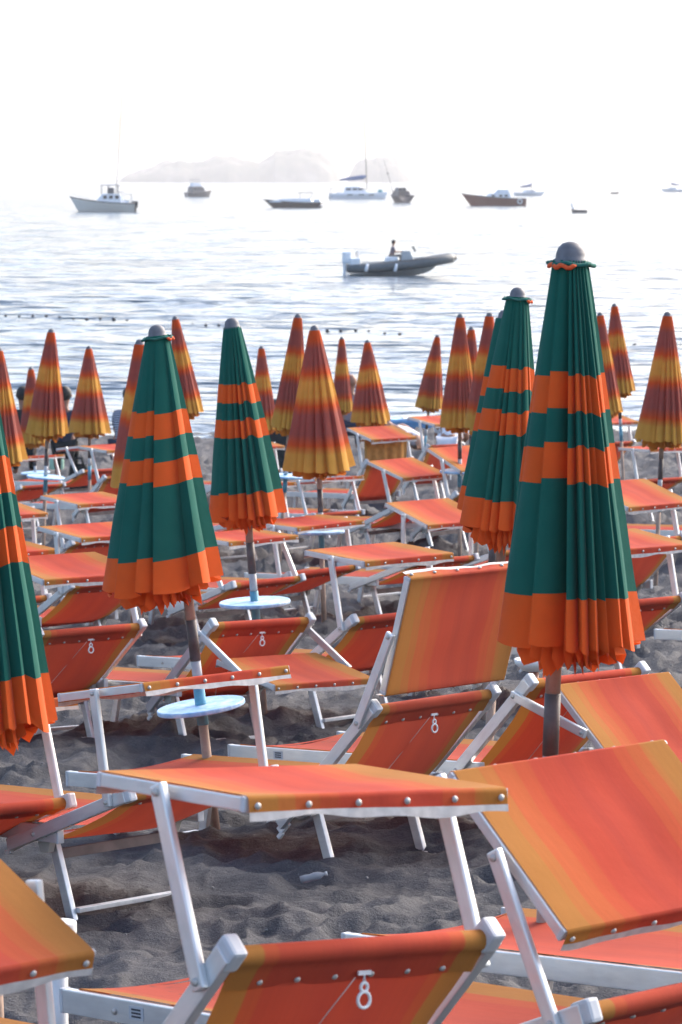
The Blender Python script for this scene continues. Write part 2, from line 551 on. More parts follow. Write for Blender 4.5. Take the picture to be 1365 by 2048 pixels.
island('island', [(240, 360), (262, 348), (300, 338), (330, 326), (365, 322), (395, 324), (430, 317), (462, 315), (490, 322), (520, 330),
                  (532, 322), (550, 312), (552, 304), (562, 304), (575, 305), (600, 300), (622, 301), (640, 305), (660, 318), (674, 338), (682, 360)],
       5200, 120, 21, 'long low hazy island with two humps on the horizon')
island('island', [(694, 360), (702, 345), (712, 326), (730, 316), (752, 311), (775, 314), (795, 326), (808, 342), (822, 360)],
       5300, 60, 31, 'small rounded hazy islet right of the longer island')
island('headland', [(-160, 330), (-60, 312), (20, 309), (60, 318), (85, 332), (108, 350), (122, 360)], 15500, 300, 41, 'very faint far headland at the left edge')

# ------------------------------------------------------------------ sun loungers
HR, LB, LARM, LC, C1, W2, WA2, SP, U2, SF, SR, LL_, AB = 0.3105, 0.4974, 0.3463, 0.4218, 0.2127, 0.3106, 0.334, 1.2082, 0.235, 0.0935, 1.2912, 0.1482, 0.0744

def sag(u, v, d):
    return -d * (1 - (2 * u - 1) ** 2) * (1 - (2 * v - 1) ** 4)

def mesh_box(name, mat, size, bevel):
    return MB().box((0, 0, 0), size).mesh(name, mat, bevel)

# shared meshes ------------------------------------------------------
def rail_mesh():
    mb = MB(); mb.box((SP / 2 + 0.03, 0, -0.028), (SP + 0.14, 0.024, 0.056))
    return mb.mesh('side_rail', M_ALU, 0.003)
ME_RAIL = rail_mesh()
ME_RCAP = MB().box((0, 0, 0), (0.012, 0.027, 0.059)).mesh('rail_cap', M_CAPPL, 0.004)
ME_BOLT = MB().lathe([(0.0, 0.006), (0.006, 0.005), (0.008, 0.002), (0.008, -0.002)], 10).mesh('bolt', M_SNAP)
ME_SNAP = MB().lathe([(0.0, 0.004), (0.004, 0.0035), (0.0062, 0.0015), (0.0065, -0.001)], 10).mesh('snap_button', M_SNAP)

def leg_mesh(front):
    mb = MB()
    if front: mb.bar((0.09, 0, 0), (0, 0, -HR + 0.03 - 0.05), 0.020, 0.038, (1, 0, 0))
    else: mb.bar((-0.10, 0, 0.0), (0, 0, -HR + 0.03 - 0.05), 0.020, 0.038, (1, 0, 0))
    return mb.mesh('leg', M_ALU, 0.003)
ME_LEGF, ME_LEGR = leg_mesh(True), leg_mesh(False)
ME_GBAR = MB().box((0, 0, 0), (0.030, 2 * U2 - 0.02, 0.016)).mesh('ground_bar', M_ALU, 0.002)
ME_BRACE = MB().box((0, 0, 0), (0.012, 2 * U2 - 0.02, 0.034)).mesh('leg_brace', M_BRACE, 0.002)
ME_AXLE = MB().tube([(0, -W2 + 0.012, 0), (0, W2 - 0.012, 0)], 0.010, 8).mesh('axle', M_ALU)

def bracket_mesh():
    mb = MB()
    prof = [(-0.07, 0.0), (0.06, 0.0), (0.06, -0.035), (0.035, -0.05), (0.02, -0.085), (-0.02, -0.085), (-0.03, -0.05), (-0.07, -0.03)]
    n = len(prof)
    V = [(a, -0.013, b) for a, b in prof] + [(a, 0.013, b) for a, b in prof]
    Fc = [list(range(n)), list(range(2 * n - 1, n - 1, -1))] + [(i, i + n, (i + 1) % n + n, (i + 1) % n) for i in range(n)]
    mb.add(V, Fc); return mb.mesh('hinge_bracket', M_BEIGE, 0.003)
ME_BRACK = bracket_mesh()

def seat_mesh(sd):
    mb = MB()
    w = W2 - 0.016
    r = random.Random(sd); ph = r.random() * 6
    def fn(u, v):
        s = 0.012 + v * (SP + 0.02)
        z = 0.004 + sag(u, v * 0.5 + 0.25, 0.030) + 0.004 * math.sin(6 * u + 9 * v + ph) * (1 - (2 * u - 1) ** 2)
        return (s, (2 * u - 1) * w, z)
    mb.grid(fn, 14, 26)
    # the front edge of the cloth rolls down over the cross tube
    def fr(u, v):
        a = v * math.pi * 0.9
        return (0.012 - 0.014 * math.sin(a), (2 * u - 1) * w, 0.004 - 0.03 * 0 + sag(u, 0.25, 0.030) * (1 - v) - 0.014 * (1 - math.cos(a)))
    o = len(mb.v); mb.grid(fr, 14, 4)
    for k in range(o, len(mb.v)): mb.uv[k] = (mb.uv[k][0], 0.0)
    return mb.mesh('seat', M_SEAT)
ME_SEAT = [seat_mesh(i) for i in range(3)]

def back_mesh(sd):
    """backrest cloth: x along the bars from the pivot, belly hanging below them"""
    mb = MB(); w = W2 - 0.034; r = random.Random(sd + 9); ph = r.random() * 6
    top = LB - 0.012
    def fn(u, v):
        x = -0.075 + v * (top + 0.075)
        belly = -0.062 * math.sin(math.pi * min(1, (v * 0.92 + 0.08))) ** 0.9
        z = 0.0 + belly * (0.55 + 0.45 * (1 - (2 * u - 1) ** 2)) + 0.003 * math.sin(7 * u + 8 * v + ph)
        if v > 0.9: z += (v - 0.9) / 0.1 * 0.018
        ww = w + 0.020 * max(0, (v - 0.7) / 0.3)
        return (x, (2 * u - 1) * ww, z)
    mb.grid(fn, 14, 20)
    # cloth wrapped round the top tube and buttoned down behind
    ww = w + 0.020
    def wr(u, v):
        if v < 0.6:
            a = -math.pi / 2 + v / 0.6 * math.pi * 1.25
            x = top + 0.019 * math.cos(a) ; z = 0.0 - 0.019 * math.sin(a)
            z = -z - 0.0
            a2 = math.pi / 2 - v / 0.6 * math.pi * 1.2
            return (top + 0.020 * math.cos(a2), (2 * u - 1) * ww, 0.020 * math.sin(a2))
        k = (v - 0.6) / 0.4
        a2 = math.pi / 2 - math.pi * 1.2
        return (top + 0.020 * math.cos(a2) - 0.052 * k, (2 * u - 1) * ww, 0.020 * math.sin(a2) - 0.006 * k + 0.0018 * math.sin(20 * u + ph) * k)
    o = len(mb.v); mb.grid(wr, 14, 14)
    return mb.mesh('backrest', M_BACK)
ME_BACK = [back_mesh(i) for i in range(3)]

def bar_mesh():
    mb = MB(); mb.box(((LB - LL_) / 2, 0, 0), (LB + LL_, 0.024, 0.042))
    return mb.mesh('backrest_bar', M_ALU, 0.003)
ME_BBAR = bar_mesh()
ME_ECAP = MB().box((0, 0, 0), (0.052, 0.034, 0.050)).mesh('end_cap', M_CAPPL, 0.008)
ME_TOPT = MB().tube([(0, -W2 + 0.02, 0), (0, W2 - 0.02, 0)], 0.0165, 10).mesh('top_tube', M_ALU)
ME_LATCH = MB().box((0, 0, 0), (0.055, 0.018, 0.030)).box((-0.035, 0, -0.012), (0.03, 0.014, 0.016)).mesh('latch', M_WHITE, 0.003)

def ring_mesh():
    mb = MB()
    def tor(cz, R, r):
        mb.tube([(0, R * math.cos(a), cz + R * math.sin(a)) for a in np.linspace(0, 2 * math.pi, 19)], r, 6, False)
    tor(-0.046, 0.0145, 0.0034); tor(-0.023, 0.0080, 0.0032)
    mb.tube([(0, -0.003, -0.015), (0, 0, 0.0), (0, 0.003, -0.015)], 0.0016, 5)
    mb.box((0, 0, 0.003), (0.004, 0.030, 0.008))
    return mb.mesh('pull_ring', M_WHITE)
ME_RING = ring_mesh()

def arm_mesh():
    mb = MB(); mb.box((LARM / 2, 0, 0), (LARM + 0.03, 0.016, 0.034))
    return mb.mesh('sunshade_arm', M_ALU, 0.004)
ME_ARM = arm_mesh()

def shade_mesh(sd):
    """sunshade cloth, x towards the head end from the arm pivot"""
    mb = MB(); r = random.Random(sd + 30); ph = r.random() * 6; w = W2 - 0.004
    dip = 0.012 + 0.010 * r.random()
    x0, x1 = -C1, LC - C1
    def zt(u, v):
        return 0.016 + sag(u, v, dip) + (0.0035 * math.sin(5 * u + 11 * v + ph) * (1 - (2 * v - 1) ** 2) + 0.002 * math.sin(17 * u + ph) * math.sin(math.pi * v)) * (1 - (2 * u - 1) ** 4)
    mb.grid(lambda u, v: (x0 + v * (x1 - x0), (2 * u - 1) * w, zt(u, v)), 20, 16)
    for e, sx in ((1.0, 1), (0.0, -1)):
        xe = x1 if sx > 0 else x0
        def fl(u, v, xe=xe, sx=sx, e=e):
            a = min(v / 0.35, 1) * math.pi / 2
            k = max(0, (v - 0.35) / 0.65)
            wv = 0.004 * math.sin(11 * u + ph * 2 + sx) + 0.002 * math.sin(29 * u + ph)
            return (xe + sx * (0.008 * math.sin(a) + 0.003 * k + wv * k * 0.6), (2 * u - 1) * w, zt(u, e) - 0.008 * (1 - math.cos(a)) - 0.024 * k)
        mb.grid(fl, 24, 8)
    return mb.mesh('sunshade', M_SLING)
ME_SHADE = [shade_mesh(i) for i in range(5)]

def hem_mesh(sd, sx):
    mb = MB(); r = random.Random(sd + 30); ph = r.random() * 6; w = W2 - 0.003
    xe = (LC - C1) if sx > 0 else -C1
    def fl(u, v):
        wv = 0.004 * math.sin(11 * u + ph * 2 + sx) + 0.002 * math.sin(29 * u + ph)
        return (xe + sx * (0.0115 + wv * 0.6 + 0.002 * v), (2 * u - 1) * w, 0.016 - 0.029 - (0.015 + 0.004 * math.sin(7 * u + ph) + 0.003 * math.sin(19 * u + 2 * ph)) * v - 0.002 * math.sin(5 * u + ph))
    mb.grid(fl, 24, 2)
    return mb.mesh('hem', M_HEM)
ME_HEM = [(hem_mesh(i, 1), hem_mesh(i, -1)) for i in range(5)]
ME_SRAIL = MB().box((LC / 2 - C1, 0, 0), (LC - 0.012, 0.018, 0.026)).mesh('sunshade_rail', M_ALU, 0.003)
ME_SCAP = MB().box((0, 0, 0), (0.012, 0.021, 0.028)).mesh('rail_cap', M_CAPPL, 0.003)
ME_STUBE = MB().tube([(0, -W2 + 0.01, 0), (0, W2 - 0.01, 0)], 0.008, 8).mesh('cross_tube', M_ALU)

def sticker_mesh():
    mb = MB(); mb.box((0, 0, 0), (0.052, 0.0016, 0.030)); return mb.mesh('sticker', plain('sticker_grey', (0.50, 0.52, 0.55), 0.5))
ME_STICK = sticker_mesh()
ME_SLINE = MB().box((0, 0, 0), (0.034, 0.0016, 0.0045)).mesh('printed_line', plain('print_ink', (0.05, 0.05, 0.06), 0.6))

def lounger(q, label, group, detail=2, ring=False, sticker=False, shade=True, var=0):
    x, y, th, roll, dz, rho, gam, tau = q
    th, rho, gam, tau = [math.radians(k) for k in (th, rho, gam, tau)]
    s2 = np.array([math.cos(th), -math.sin(th)]); v2 = np.array([math.sin(th), math.cos(th)])
    G = lambda a, b: float(ground_drop(a, b))
    dzs = -(G(x + s2[0] * 1.2, y + s2[1] * 1.2) - G(x, y)) / 1.2
    dzv = -(G(x + v2[0] * .3, y + v2[1] * .3) - G(x - v2[0] * .3, y - v2[1] * .3)) / .6 + math.tan(math.radians(roll))
    S = Vector((s2[0], s2[1], dzs)).normalized()
    V = Vector((v2[0], v2[1], dzv)); V -= S * S.dot(V); V.normalize()
    N = S.cross(V)
    m = Matrix(((S.x, V.x, N.x, x), (S.y, V.y, N.y, y), (S.z, V.z, N.z, CZ - G(x, y) + dz), (0, 0, 0, 1)))
    root = thing('sun_lounger', label, 'sun lounger', m, group)
    for sg in (-1, 1):
        r = link('side_rail', ME_RAIL, root, T(0, sg * (W2 - 0.012), HR))
        if detail > 0:
            link('rail_cap', ME_RCAP, r, T(-0.045, 0, -0.028)); link('rail_cap', ME_RCAP, r, T(SP + 0.105, 0, -0.028))
        if detail > 1:
            for bx in (0.16, SP + 0.05): link('bolt', ME_BOLT, r, T(bx, sg * 0.013, -0.03) @ RX(-sg * math.pi / 2))
        link('leg', ME_LEGF, root, T(SF, sg * U2, HR - 0.03))
        link('leg', ME_LEGR, root, T(SR, sg * U2, HR - 0.03))
        if detail > 0: link('hinge_bracket', ME_BRACK, root, T(SP - 0.005, sg * (W2 - 0.042), HR - 0.012))
    if sticker:
        st = link('sticker', ME_STICK, root, T(0.24, -W2 - 0.0008, HR - 0.026))
        for k in (-1, 0, 1): link('printed_line', ME_SLINE, st, T(0.0, -0.0006, k * 0.008))
    link('ground_bar', ME_GBAR, root, T(SF, 0, 0.024)); link('ground_bar', ME_GBAR, root, T(SR, 0, 0.024))
    link('leg_brace', ME_BRACE, root, T(SR - 0.07, 0, 0.205))
    if detail > 0:
        link('axle', ME_AXLE, root, T(SP - 0.005, 0, HR - 0.045)); link('axle', ME_AXLE, root, T(SF + 0.085, 0, HR - 0.045))
    link('seat', ME_SEAT[var % 3], root, T(0, 0, HR))
    bm_ = T(SP, 0, HR - 0.03) @ RY(-rho)
    bk = link('backrest', ME_BACK[var % 3], root, bm_)
    for sg in (-1, 1):
        link('backrest_bar', ME_BBAR, bk, T(0, sg * (W2 + 0.004), 0))
        link('end_cap', ME_ECAP, bk, T(LB - 0.002, sg * (W2 - 0.004), 0.002))
        if detail > 1:
            link('bolt', ME_BOLT, bk, T(0, sg * (W2 + 0.016), 0) @ RX(-sg * math.pi / 2))
    link('top_tube', ME_TOPT, bk, T(LB - 0.012, 0, 0))
    if detail > 0:
        n = 6
        for k in range(n):
            link('snap_button', ME_SNAP, bk, T(LB - 0.062, (-1 + 2 * (k + 0.5) / n) * (W2 - 0.05), -0.021) @ RX(math.pi))
        link('latch', ME_LATCH, bk, T(-LL_ - 0.01, -W2 + 0.02, -0.005))
    if ring:
        a2 = RY(rho)
        link('pull_ring', ME_RING, bk, T(LB - 0.055, 0.02, -0.026) @ a2)
        # the release cord runs from the ring down to the latch
        p0 = Vector((LB - 0.06, 0.0, -0.028)); p1 = Vector((0.12, -0.10, -0.085)); p2 = Vector((-0.05, -0.02, -0.10))
        pts_ = [p0.lerp(p1, k / 5) for k in range(6)] + [p1.lerp(p2, k / 4) for k in range(1, 5)]
        link('release_cord', MB().tube(pts_, 0.0011, 5).mesh('release_cord', M_CORD), bk)
    la = LB - AB
    ax, az = SP + la * math.cos(rho), HR - 0.03 + la * math.sin(rho)
    if shade:
        for sg in (-1, 1):
            am = link('sunshade_arm', ME_ARM, root, T(ax, sg * WA2, az) @ RY(-gam))
            if detail > 0:
                link('bolt', ME_BOLT, am, T(0, sg * 0.009, 0) @ RX(-sg * math.pi / 2)); link('bolt', ME_BOLT, am, T(LARM, sg * 0.009, 0) @ RX(-sg * math.pi / 2))
        sm = T(ax + LARM * math.cos(gam), 0, az + LARM * math.sin(gam)) @ RY(-tau)
        i = var % 5
        sh = link('sunshade', ME_SHADE[i], root, sm)
        for sg in (-1, 1):
            sr = link('sunshade_rail', ME_SRAIL, sh, T(0, sg * (W2 - 0.008), 0.0))
            link('rail_cap', ME_SCAP, sh, T(-C1 + 0.002, sg * (W2 - 0.008), 0)); link('rail_cap', ME_SCAP, sh, T(LC - C1 - 0.002, sg * (W2 - 0.008), 0))
        link('cross_tube', ME_STUBE, sh, T(LC - C1 - 0.004, 0, 0.004)); link('cross_tube', ME_STUBE, sh, T(-C1 + 0.004, 0, 0.004))
        link('hem', ME_HEM[i][0], sh); link('hem', ME_HEM[i][1], sh)
        if detail > 0:
            for k in range(6):
                yv = (-1 + 2 * k / 5) * (W2 - 0.022)
                link('snap_button', ME_SNAP, sh, T(LC - C1 + 0.0125, yv, -0.002) @ RY(math.pi / 2))
                link('snap_button', ME_SNAP, sh, T(-C1 - 0.0125, yv, -0.002) @ RY(-math.pi / 2))
    return root

R1, R2, R3, R4, R5 = ('loungers of the row nearest the camera', 'loungers of the second row', 'loungers of the third row', 'loungers of the middle rows', 'loungers of the rows by the water')
LOUNGERS = {
 'B': ([-0.982, 7.39, 49.422, -4.141, 0.04, 45.885, 111.206, -2.454], R1, 3, 'orange striped lounger at bottom centre, nearest of all, flat sunshade above its raised backrest'),
 'A': ([-0.372, 8.24, 48.81, 0.896, 0.005, 19.158, 113.967, -43.759], R1, 2, 'lounger at bottom right whose big orange sunshade tips steeply towards the camera'),
 'C': ([0.259, 8.887, 44.317, -1.141, 0.005, 45.0, 105.0, 0.0], R1, 2, 'lounger at bottom right, only its foot and seat seen behind the steep sunshade'),
 'D': ([-1.817, 7.059, 46.848, 0.871, -0.008, 26.07, 93.942, -29.066], R1, 2, 'lounger in the bottom left corner, only the corner of its ochre sunshade in view'),
 'LL': ([-1.574, 12.496, 46.961, 0.766, -0.009, 17.9, 97.133, 6.57], R2, 2, 'low reclined lounger at left whose sunshade is seen edge-on before the blue table'),
 'LLL': ([-2.29, 12.401, 44.97, -1.598, -0.055, 16.913, 105.836, 5.493], R2, 2, 'lounger at the left edge under the cut-off green parasol, one sunshade arm showing'),
 'M': ([-0.775, 13.44, 44.275, 0.607, -0.035, 41.846, 60.835, -109.298], R2, 3, 'lounger left of the nearest green parasol with its sunshade standing upright'),
 'R': ([-0.179, 13.988, 45.731, -0.263, -0.014, 42.238, -19.504, -44.743], R2, 3, 'lounger behind the pole of the nearest green parasol, sunshade folded down behind it'),
 'P': ([-2.23, 18.001, 48.935, -0.293, -0.012, 37.162, 105.592, -12.558], R3, 3, 'lounger at left with raised backrest and white ring between two green parasols'),
 'T': ([-1.421, 18.053, 48.332, -1.441, -0.034, 40.987, -31.219, -14.136], R3, 3, 'lounger with white ring and sunshade folded back, just right of the tilted green parasol'),
 'U': ([-0.806, 18.774, 46.799, 0.622, -0.009, 32.202, 98.885, -6.749], R3, 2, 'lounger left of the upright sunshade, its own flat sunshade raised above it'),
 'V3': ([0.492, 19.272, 50.028, -0.078, 0.009, 29.626, 100.0, -10.0], R3, 3, 'lounger behind the nearest green parasol, red backrest showing at its right'),
 'V4': ([1.967, 19.304, 46.5, 0, 0, 30, 100, 0], R3, 1, 'lounger at the right edge, only its foot end in view beside the nearest parasol'),
 'Q': ([-2.495, 22.849, 48.272, -0.158, -0.001, 27.552, 94.095, -8.488], R4, 2, 'lounger at left whose sunshade touches the stripes of the tilted green parasol'),
 'W': ([-3.297, 23.807, 45.085, 0.129, -0.009, 9.2, 94.946, -8.498], R4, 1, 'lounger at the left edge, its sunshade corner above the cut-off green parasol'),
 'c2': ([-2.961, 27.989, 45.247, -0.123, -0.002, 26.367, 100.36, -8.308], R4, 1, 'lounger left of the tilted green parasol, third sunshade up from the bottom of that column'),
 'c3': ([-3.497, 26.191, 46.741, -0.283, -0.001, 28.935, 93.41, -11.629], R4, 1, 'lounger at the left edge with ochre sunshade corner above dark sand'),
 'K': ([-1.63, 24.072, 45.88, 0.612, -0.019, 17.302, 118.105, -5.089], R4, 1, 'low reclined lounger whose sunshade lies behind the pole of the middle green parasol'),
 'J': ([-1.243, 25.017, 47.022, 1.759, -0.008, 16.191, 97.698, -4.251], R4, 1, 'lounger under the dyed orange parasol with a small blue table, ochre-edged sunshade'),
 'H': ([-0.432, 25.73, 46.182, 0.16, -0.006, 16.481, 87.355, -20.348], R4, 1, 'lounger with tilted bright sunshade left of the second green parasol hem'),
 'H2': ([0.239, 26.918, 46.928, 0.043, -0.002, 13.916, 109.995, -20.0], R4, 1, 'lounger mostly hidden behind the second green parasol'),
 'V': ([0.939, 24.081, 46.38, 0.282, 0, 39.666, 100.081, -20.648], R4, 1, 'lounger at right edge with faded sunshade beside the nearest parasol stripes'),
 'V5': ([2.229, 30.396, 46.5, 0, 0, 30, 100, -15], R4, 1, 'lounger at right edge under the ripped dyed parasol, pale seat showing'),
 'S2': ([-1.844, 33.084, 45.934, -0.134, -0.006, 8.8, 101.319, -0.491], R4, 1, 'lounger right behind the middle green parasol, sunshade left of the dyed parasol pole'),
 'S1': ([-1.111, 35.47, 50.121, 0.217, -0.011, 1.529, 108.513, 3.986], R4, 1, 'flat lounger directly below the large dyed parasol near the centre'),
 'I': ([-0.519, 32.797, 41.342, 0.991, 0.019, 21.315, 102.87, -20.328], R4, 1, 'lounger with bright orange sunshade in front of the hanging ochre towel'),
 'F3': ([0.041, 32.748, 41.823, 0.293, -0.003, 36.143, 101.074, -27.535], R4, 1, 'lounger with steep orange sunshade left of the second green parasol stripes'),
 'F': ([-0.402, 38.838, 52.436, 0.452, 0.007, 48.734, 101.344, -16.357], R5, 1, 'lounger with an ochre towel hung under its sunshade, right of the large dyed parasol'),
 'F2': ([0.136, 42.5, 43.317, -0.059, 0.011, 52.297, 98.222, -11.762], R5, 1, 'far lounger with sunshade against the water beside people in white'),
 'E1': ([-4.012, 43.306, 45.303, 0.146, 0.004, 19.484, 120.786, 4.66], R5, 1, 'far lounger at left with thin edge-on sunshade below two dyed parasols'),
 'E2': ([-3.318, 37.72, 45.416, 0.096, 0.006, 39.124, 107.208, -5.377], R5, 1, 'far lounger at left with sunshade tucked against the leaning dyed parasol'),
 'E3': ([-4.429, 40.181, 47.014, -0.007, -0.005, 16.438, 109.713, 4.911], R5, 1, 'far lounger at the left edge behind the blue round tables'),
 'S3': ([-2.058, 41.809, 46.679, 0.138, 0.0, 20.009, 99.995, -10.761], R5, 1, 'far lounger peeping out between the middle green and the large dyed parasol'),
 'c16': ([2.334, 44.973, 46.495, 0.033, 0.0, 40.016, 99.996, -15.315], R5, 1, 'far lounger at right by the water between nearest green and ripped dyed parasols'),
 'c18': ([2.18, 37.261, 47.413, 0.04, -0.01, 22.203, 100.325, -2.682], R5, 1, 'lounger at right with level sunshade just left of the ripped dyed parasol pole'),
}
for i, (k, (q, grp, det, lab)) in enumerate(LOUNGERS.items()):
    lounger(q, lab, grp, min(det, 2), ring=(det == 3), sticker=(k in 'RA'), var=i)

# ------------------------------------------------------------------ parasols
def pleats(front, nback, r):
    """angles of the fold lines; front holds positions across the visible half, -1..1"""
    a = [math.asin(max(-1, min(1, p))) for p in front]          # -90 .. 90 degrees, 0 faces the camera
    b = [math.pi / 2 + math.pi * k / nback for k in range(nback + 1)]
    w = [0] + [r.uniform(0.6, 1.4) for _ in range(nback)]
    cs = np.cumsum(w); cs = cs / cs[-1]
    b = [math.pi / 2 + math.pi * c for c in cs]
    return a + b[1:-1]

def parasol_mesh(front, nback, L, rt, rb, seed, mat, depth=0.30, tuck=0.06, name='canopy', t0=0.0, hemdrop=0.0, zig=0.0, sub=9, rows=34, flare=0.0, shear=(0.0, 0.0)):
    r = random.Random(seed)
    A = pleats(front, nback, r)
    n = len(A)
    rows_ = rows
    prof_x = [0.0, 0.025, 0.10, 0.25, 0.45, 0.65, 0.82, 0.93, 0.985] if sub == 9 else ([0.0, 0.04, 0.22, 0.5, 0.75, 0.92, 0.98] if sub == 7 else [0.0, 0.06, 0.4, 0.75, 0.97])
    shift = [r.uniform(-0.012, 0.012) for _ in range(n)]
    low = [r.uniform(-0.012, 0.022) for _ in range(n)]
    dep = [depth * r.uniform(0.65, 1.25) for _ in range(n)]
    pw = [r.uniform(1.1, 2.6) for _ in range(n)]
    bulge = [r.uniform(-0.05, 0.05) for _ in range(n)]
    zr = [r.uniform(0.35, 1.5) for _ in range(n)]
    ph1, ph2 = r.random() * 6, r.random() * 6
    V, UV = [], []
    for j in range(rows_ + 1):
        t = j / rows_
        for i in range(n):
            a0, a1 = A[i], A[(i + 1) % n] if i < n - 1 else A[0] + 2 * math.pi
            wide = (a1 - a0)
            for x in prof_x:
                a = a0 + wide * x
                # each panel starts on a crisp fold and tucks under the next one
                d = dep[i] * (x ** pw[i]) * (0.45 + 0.55 * min(1, t * 1.8)) * min(1.3, 0.5 + 1.2 * wide)
                R = rt + (rb - rt) * (t ** 0.96)
                chord = math.cos(wide / 2) / math.cos(a - a0 - wide / 2) if wide < 2.4 else 1.0
                soft = 0.55 if wide > 0.5 else 0.25
                R *= (1 - d + bulge[i] * math.sin(math.pi * t)) * (1 - soft * (1 - chord) * min(1, 0.3 + t))
                R *= 1 + 0.010 * math.sin(7 * t + 5 * a + ph1) * t + 0.006 * math.sin(19 * t + 3 * a + ph2) * t
                z = -t * (L + low[i] * t ** 4)
                if t > 0.9:
                    k = (t - 0.9) / 0.1
                    z -= k * (hemdrop * math.sin(math.pi * x) + zig * zr[i] * (1 - abs(2 * x - 1)))
                V.append((R * math.sin(a) + shear[0] + (shear[1] - shear[0]) * t, -R * math.cos(a), z))
                UV.append((a / (2 * math.pi), t0 + (1 - t0) * min(1, max(0, t + shift[i] * math.sin(math.pi * t)))))
    m = n * len(prof_x)
    Fc = []
    for j in range(rows_):
        for k in range(m):
            k2 = (k + 1) % m
            Fc.append((j * m + k, j * m + k2, (j + 1) * m + k2, (j + 1) * m + k))
    mb = MB(); mb.add(V, Fc, True)
    for k, q in enumerate(UV): mb.uv[k] = q
    return mb.mesh(name, mat)

def parasol(kind, tip, d, base_dx, L, rb, front, nback, seed, label, group, disc=None, depth=0.30, tie=True, cap=None, cdx=0.0):
    """tip: pixel of the cap, d: distance; the pole leans so that its foot stands base_dx metres to the side"""
    tp = at_dist(tip[0], tip[1], d)
    bx, by = tp.x + base_dx, tp.y
    for _ in range(3): bz = gz(bx, by) - 0.02
    base = Vector((bx, by, bz))
    ax = (tp - base); H = ax.length; ax.normalize()
    rot = Vector((0, 0, 1)).rotation_difference(ax).to_matrix().to_4x4()
    root = thing('beach_umbrella', label, 'umbrella', Matrix.Translation(base) @ rot, group)
    ct = H - 0.05                                   # top of the cloth
    rt = 0.044 if kind == 'g' else 0.036
    mat, val = (M_GREEN, M_VAL_G) if kind == 'g' else (M_DYED, M_VAL_D)
    hi = d < 30
    can = parasol_mesh(front, nback, L * 0.962, rt, rb, seed, mat, depth, sub=9 if hi else 7, rows=40 if hi else 22, hemdrop=0.008, shear=(0, cdx))
    co = link('canopy', can, root, T(0, 0, ct))
    fr2 = list(np.linspace(-1, 1, 11 if hi else 8))
    inn = parasol_mesh(fr2, 10 if hi else 7, L * 0.25, rb * 0.34, rb * 0.74, seed + 5, val, 0.45, name='inner_valance', zig=0.034 if kind == 'g' else 0.016, hemdrop=0.0, rows=12, sub=5, shear=(cdx * 0.72, cdx))
    link('inner_valance', inn, root, T(0, 0, ct - L * 0.745))
    inn2 = parasol_mesh(list(np.linspace(-1, 1, 9)), 8, L * 0.20, rb * 0.22, rb * 0.46, seed + 8, val, 0.5, name='inner_valance', zig=0.040 if kind == 'g' else 0.018, rows=8, sub=5, shear=(cdx * 0.8, cdx))
    link('inner_valance', inn2, root, T(0, 0, ct - L * 0.815))
    # metal cap
    cr = rt * (0.86 if kind == 'g' else 0.80)
    if cap: cr *= cap
    ch = cr * 1.25
    fin = MB().lathe([(cr * 1.12, -0.006), (cr * 1.12, 0.002), (cr, 0.006), (cr * 0.98, ch * 0.35), (cr * 0.86, ch * 0.65), (cr * 0.6, ch * 0.90), (cr * 0.25, ch * 1.0), (0.0005, ch * 1.02)], 20)
    fin.build('cap', M_FINIAL, root, matrix=T(0, 0, ct - 0.002))
    if kind == 'g' and tie:
        r = random.Random(seed)
        pts_ = []
        for k in range(29):
            a = 2 * math.pi * k / 28
            rr = rt * 1.22 + 0.004 * math.sin(7 * a + seed) + 0.003 * math.sin(13 * a)
            pts_.append((rr * math.sin(a), -rr * math.cos(a), ct - 0.010 + 0.003 * math.sin(5 * a + seed)))
        MB().tube(pts_, 0.0055, 7, False).build('tie_ring', M_GREENCL, root)
        a0 = seed % 3 - 1.3
        pts2 = [((rt * 1.30 + 0.003 * math.sin(9 * a)) * math.sin(a), -(rt * 1.30) * math.cos(a), ct - 0.016 + 0.004 * math.sin(11 * a)) for a in np.linspace(a0, a0 + 1.5, 12)]
        MB().tube(pts2, [0.002] + [0.006] * 10 + [0.002], 7).build('tie_band', M_ORCL, root)
    # pole: tan wood, brown sleeve, grey and teal paint, bare wood
    s1, s2, s3, s4 = [H - q for q in (1.15, 1.31, 1.40, 1.56)]
    pr = 0.0195 if kind == 'g' else 0.018
    def seg(name, z0, z1, rad, m):
        if z1 > z0: MB().lathe([(0.0, z0), (rad, z0), (rad, z1), (0.0, z1)], 16).build(name, m, root)
    seg('pole', s1, ct, pr, M_WOOD)
    seg('pole_sleeve', s2, s1, pr * 1.06, M_SLEEVE)
    seg('lower_pole', s3, s2, pr * 0.98, M_POLEG)
    seg('painted_band', s4, s3, pr * 1.12, M_TEAL)
    seg('lower_pole', -0.25, s4, pr * 0.95, M_WOOD)
    if disc:
        zt = H - disc[0]; rr = disc[1]
        dm = MB().lathe([(pr, -0.009), (rr - 0.003, -0.009), (rr, -0.005), (rr, 0.005), (rr - 0.003, 0.009), (pr, 0.009)], 40, smooth=False)
        dm.build('table_top', M_DISC, root, matrix=T(0, 0, zt) @ RX(0.02) @ RY(0.03 * math.sin(seed)))
    return root

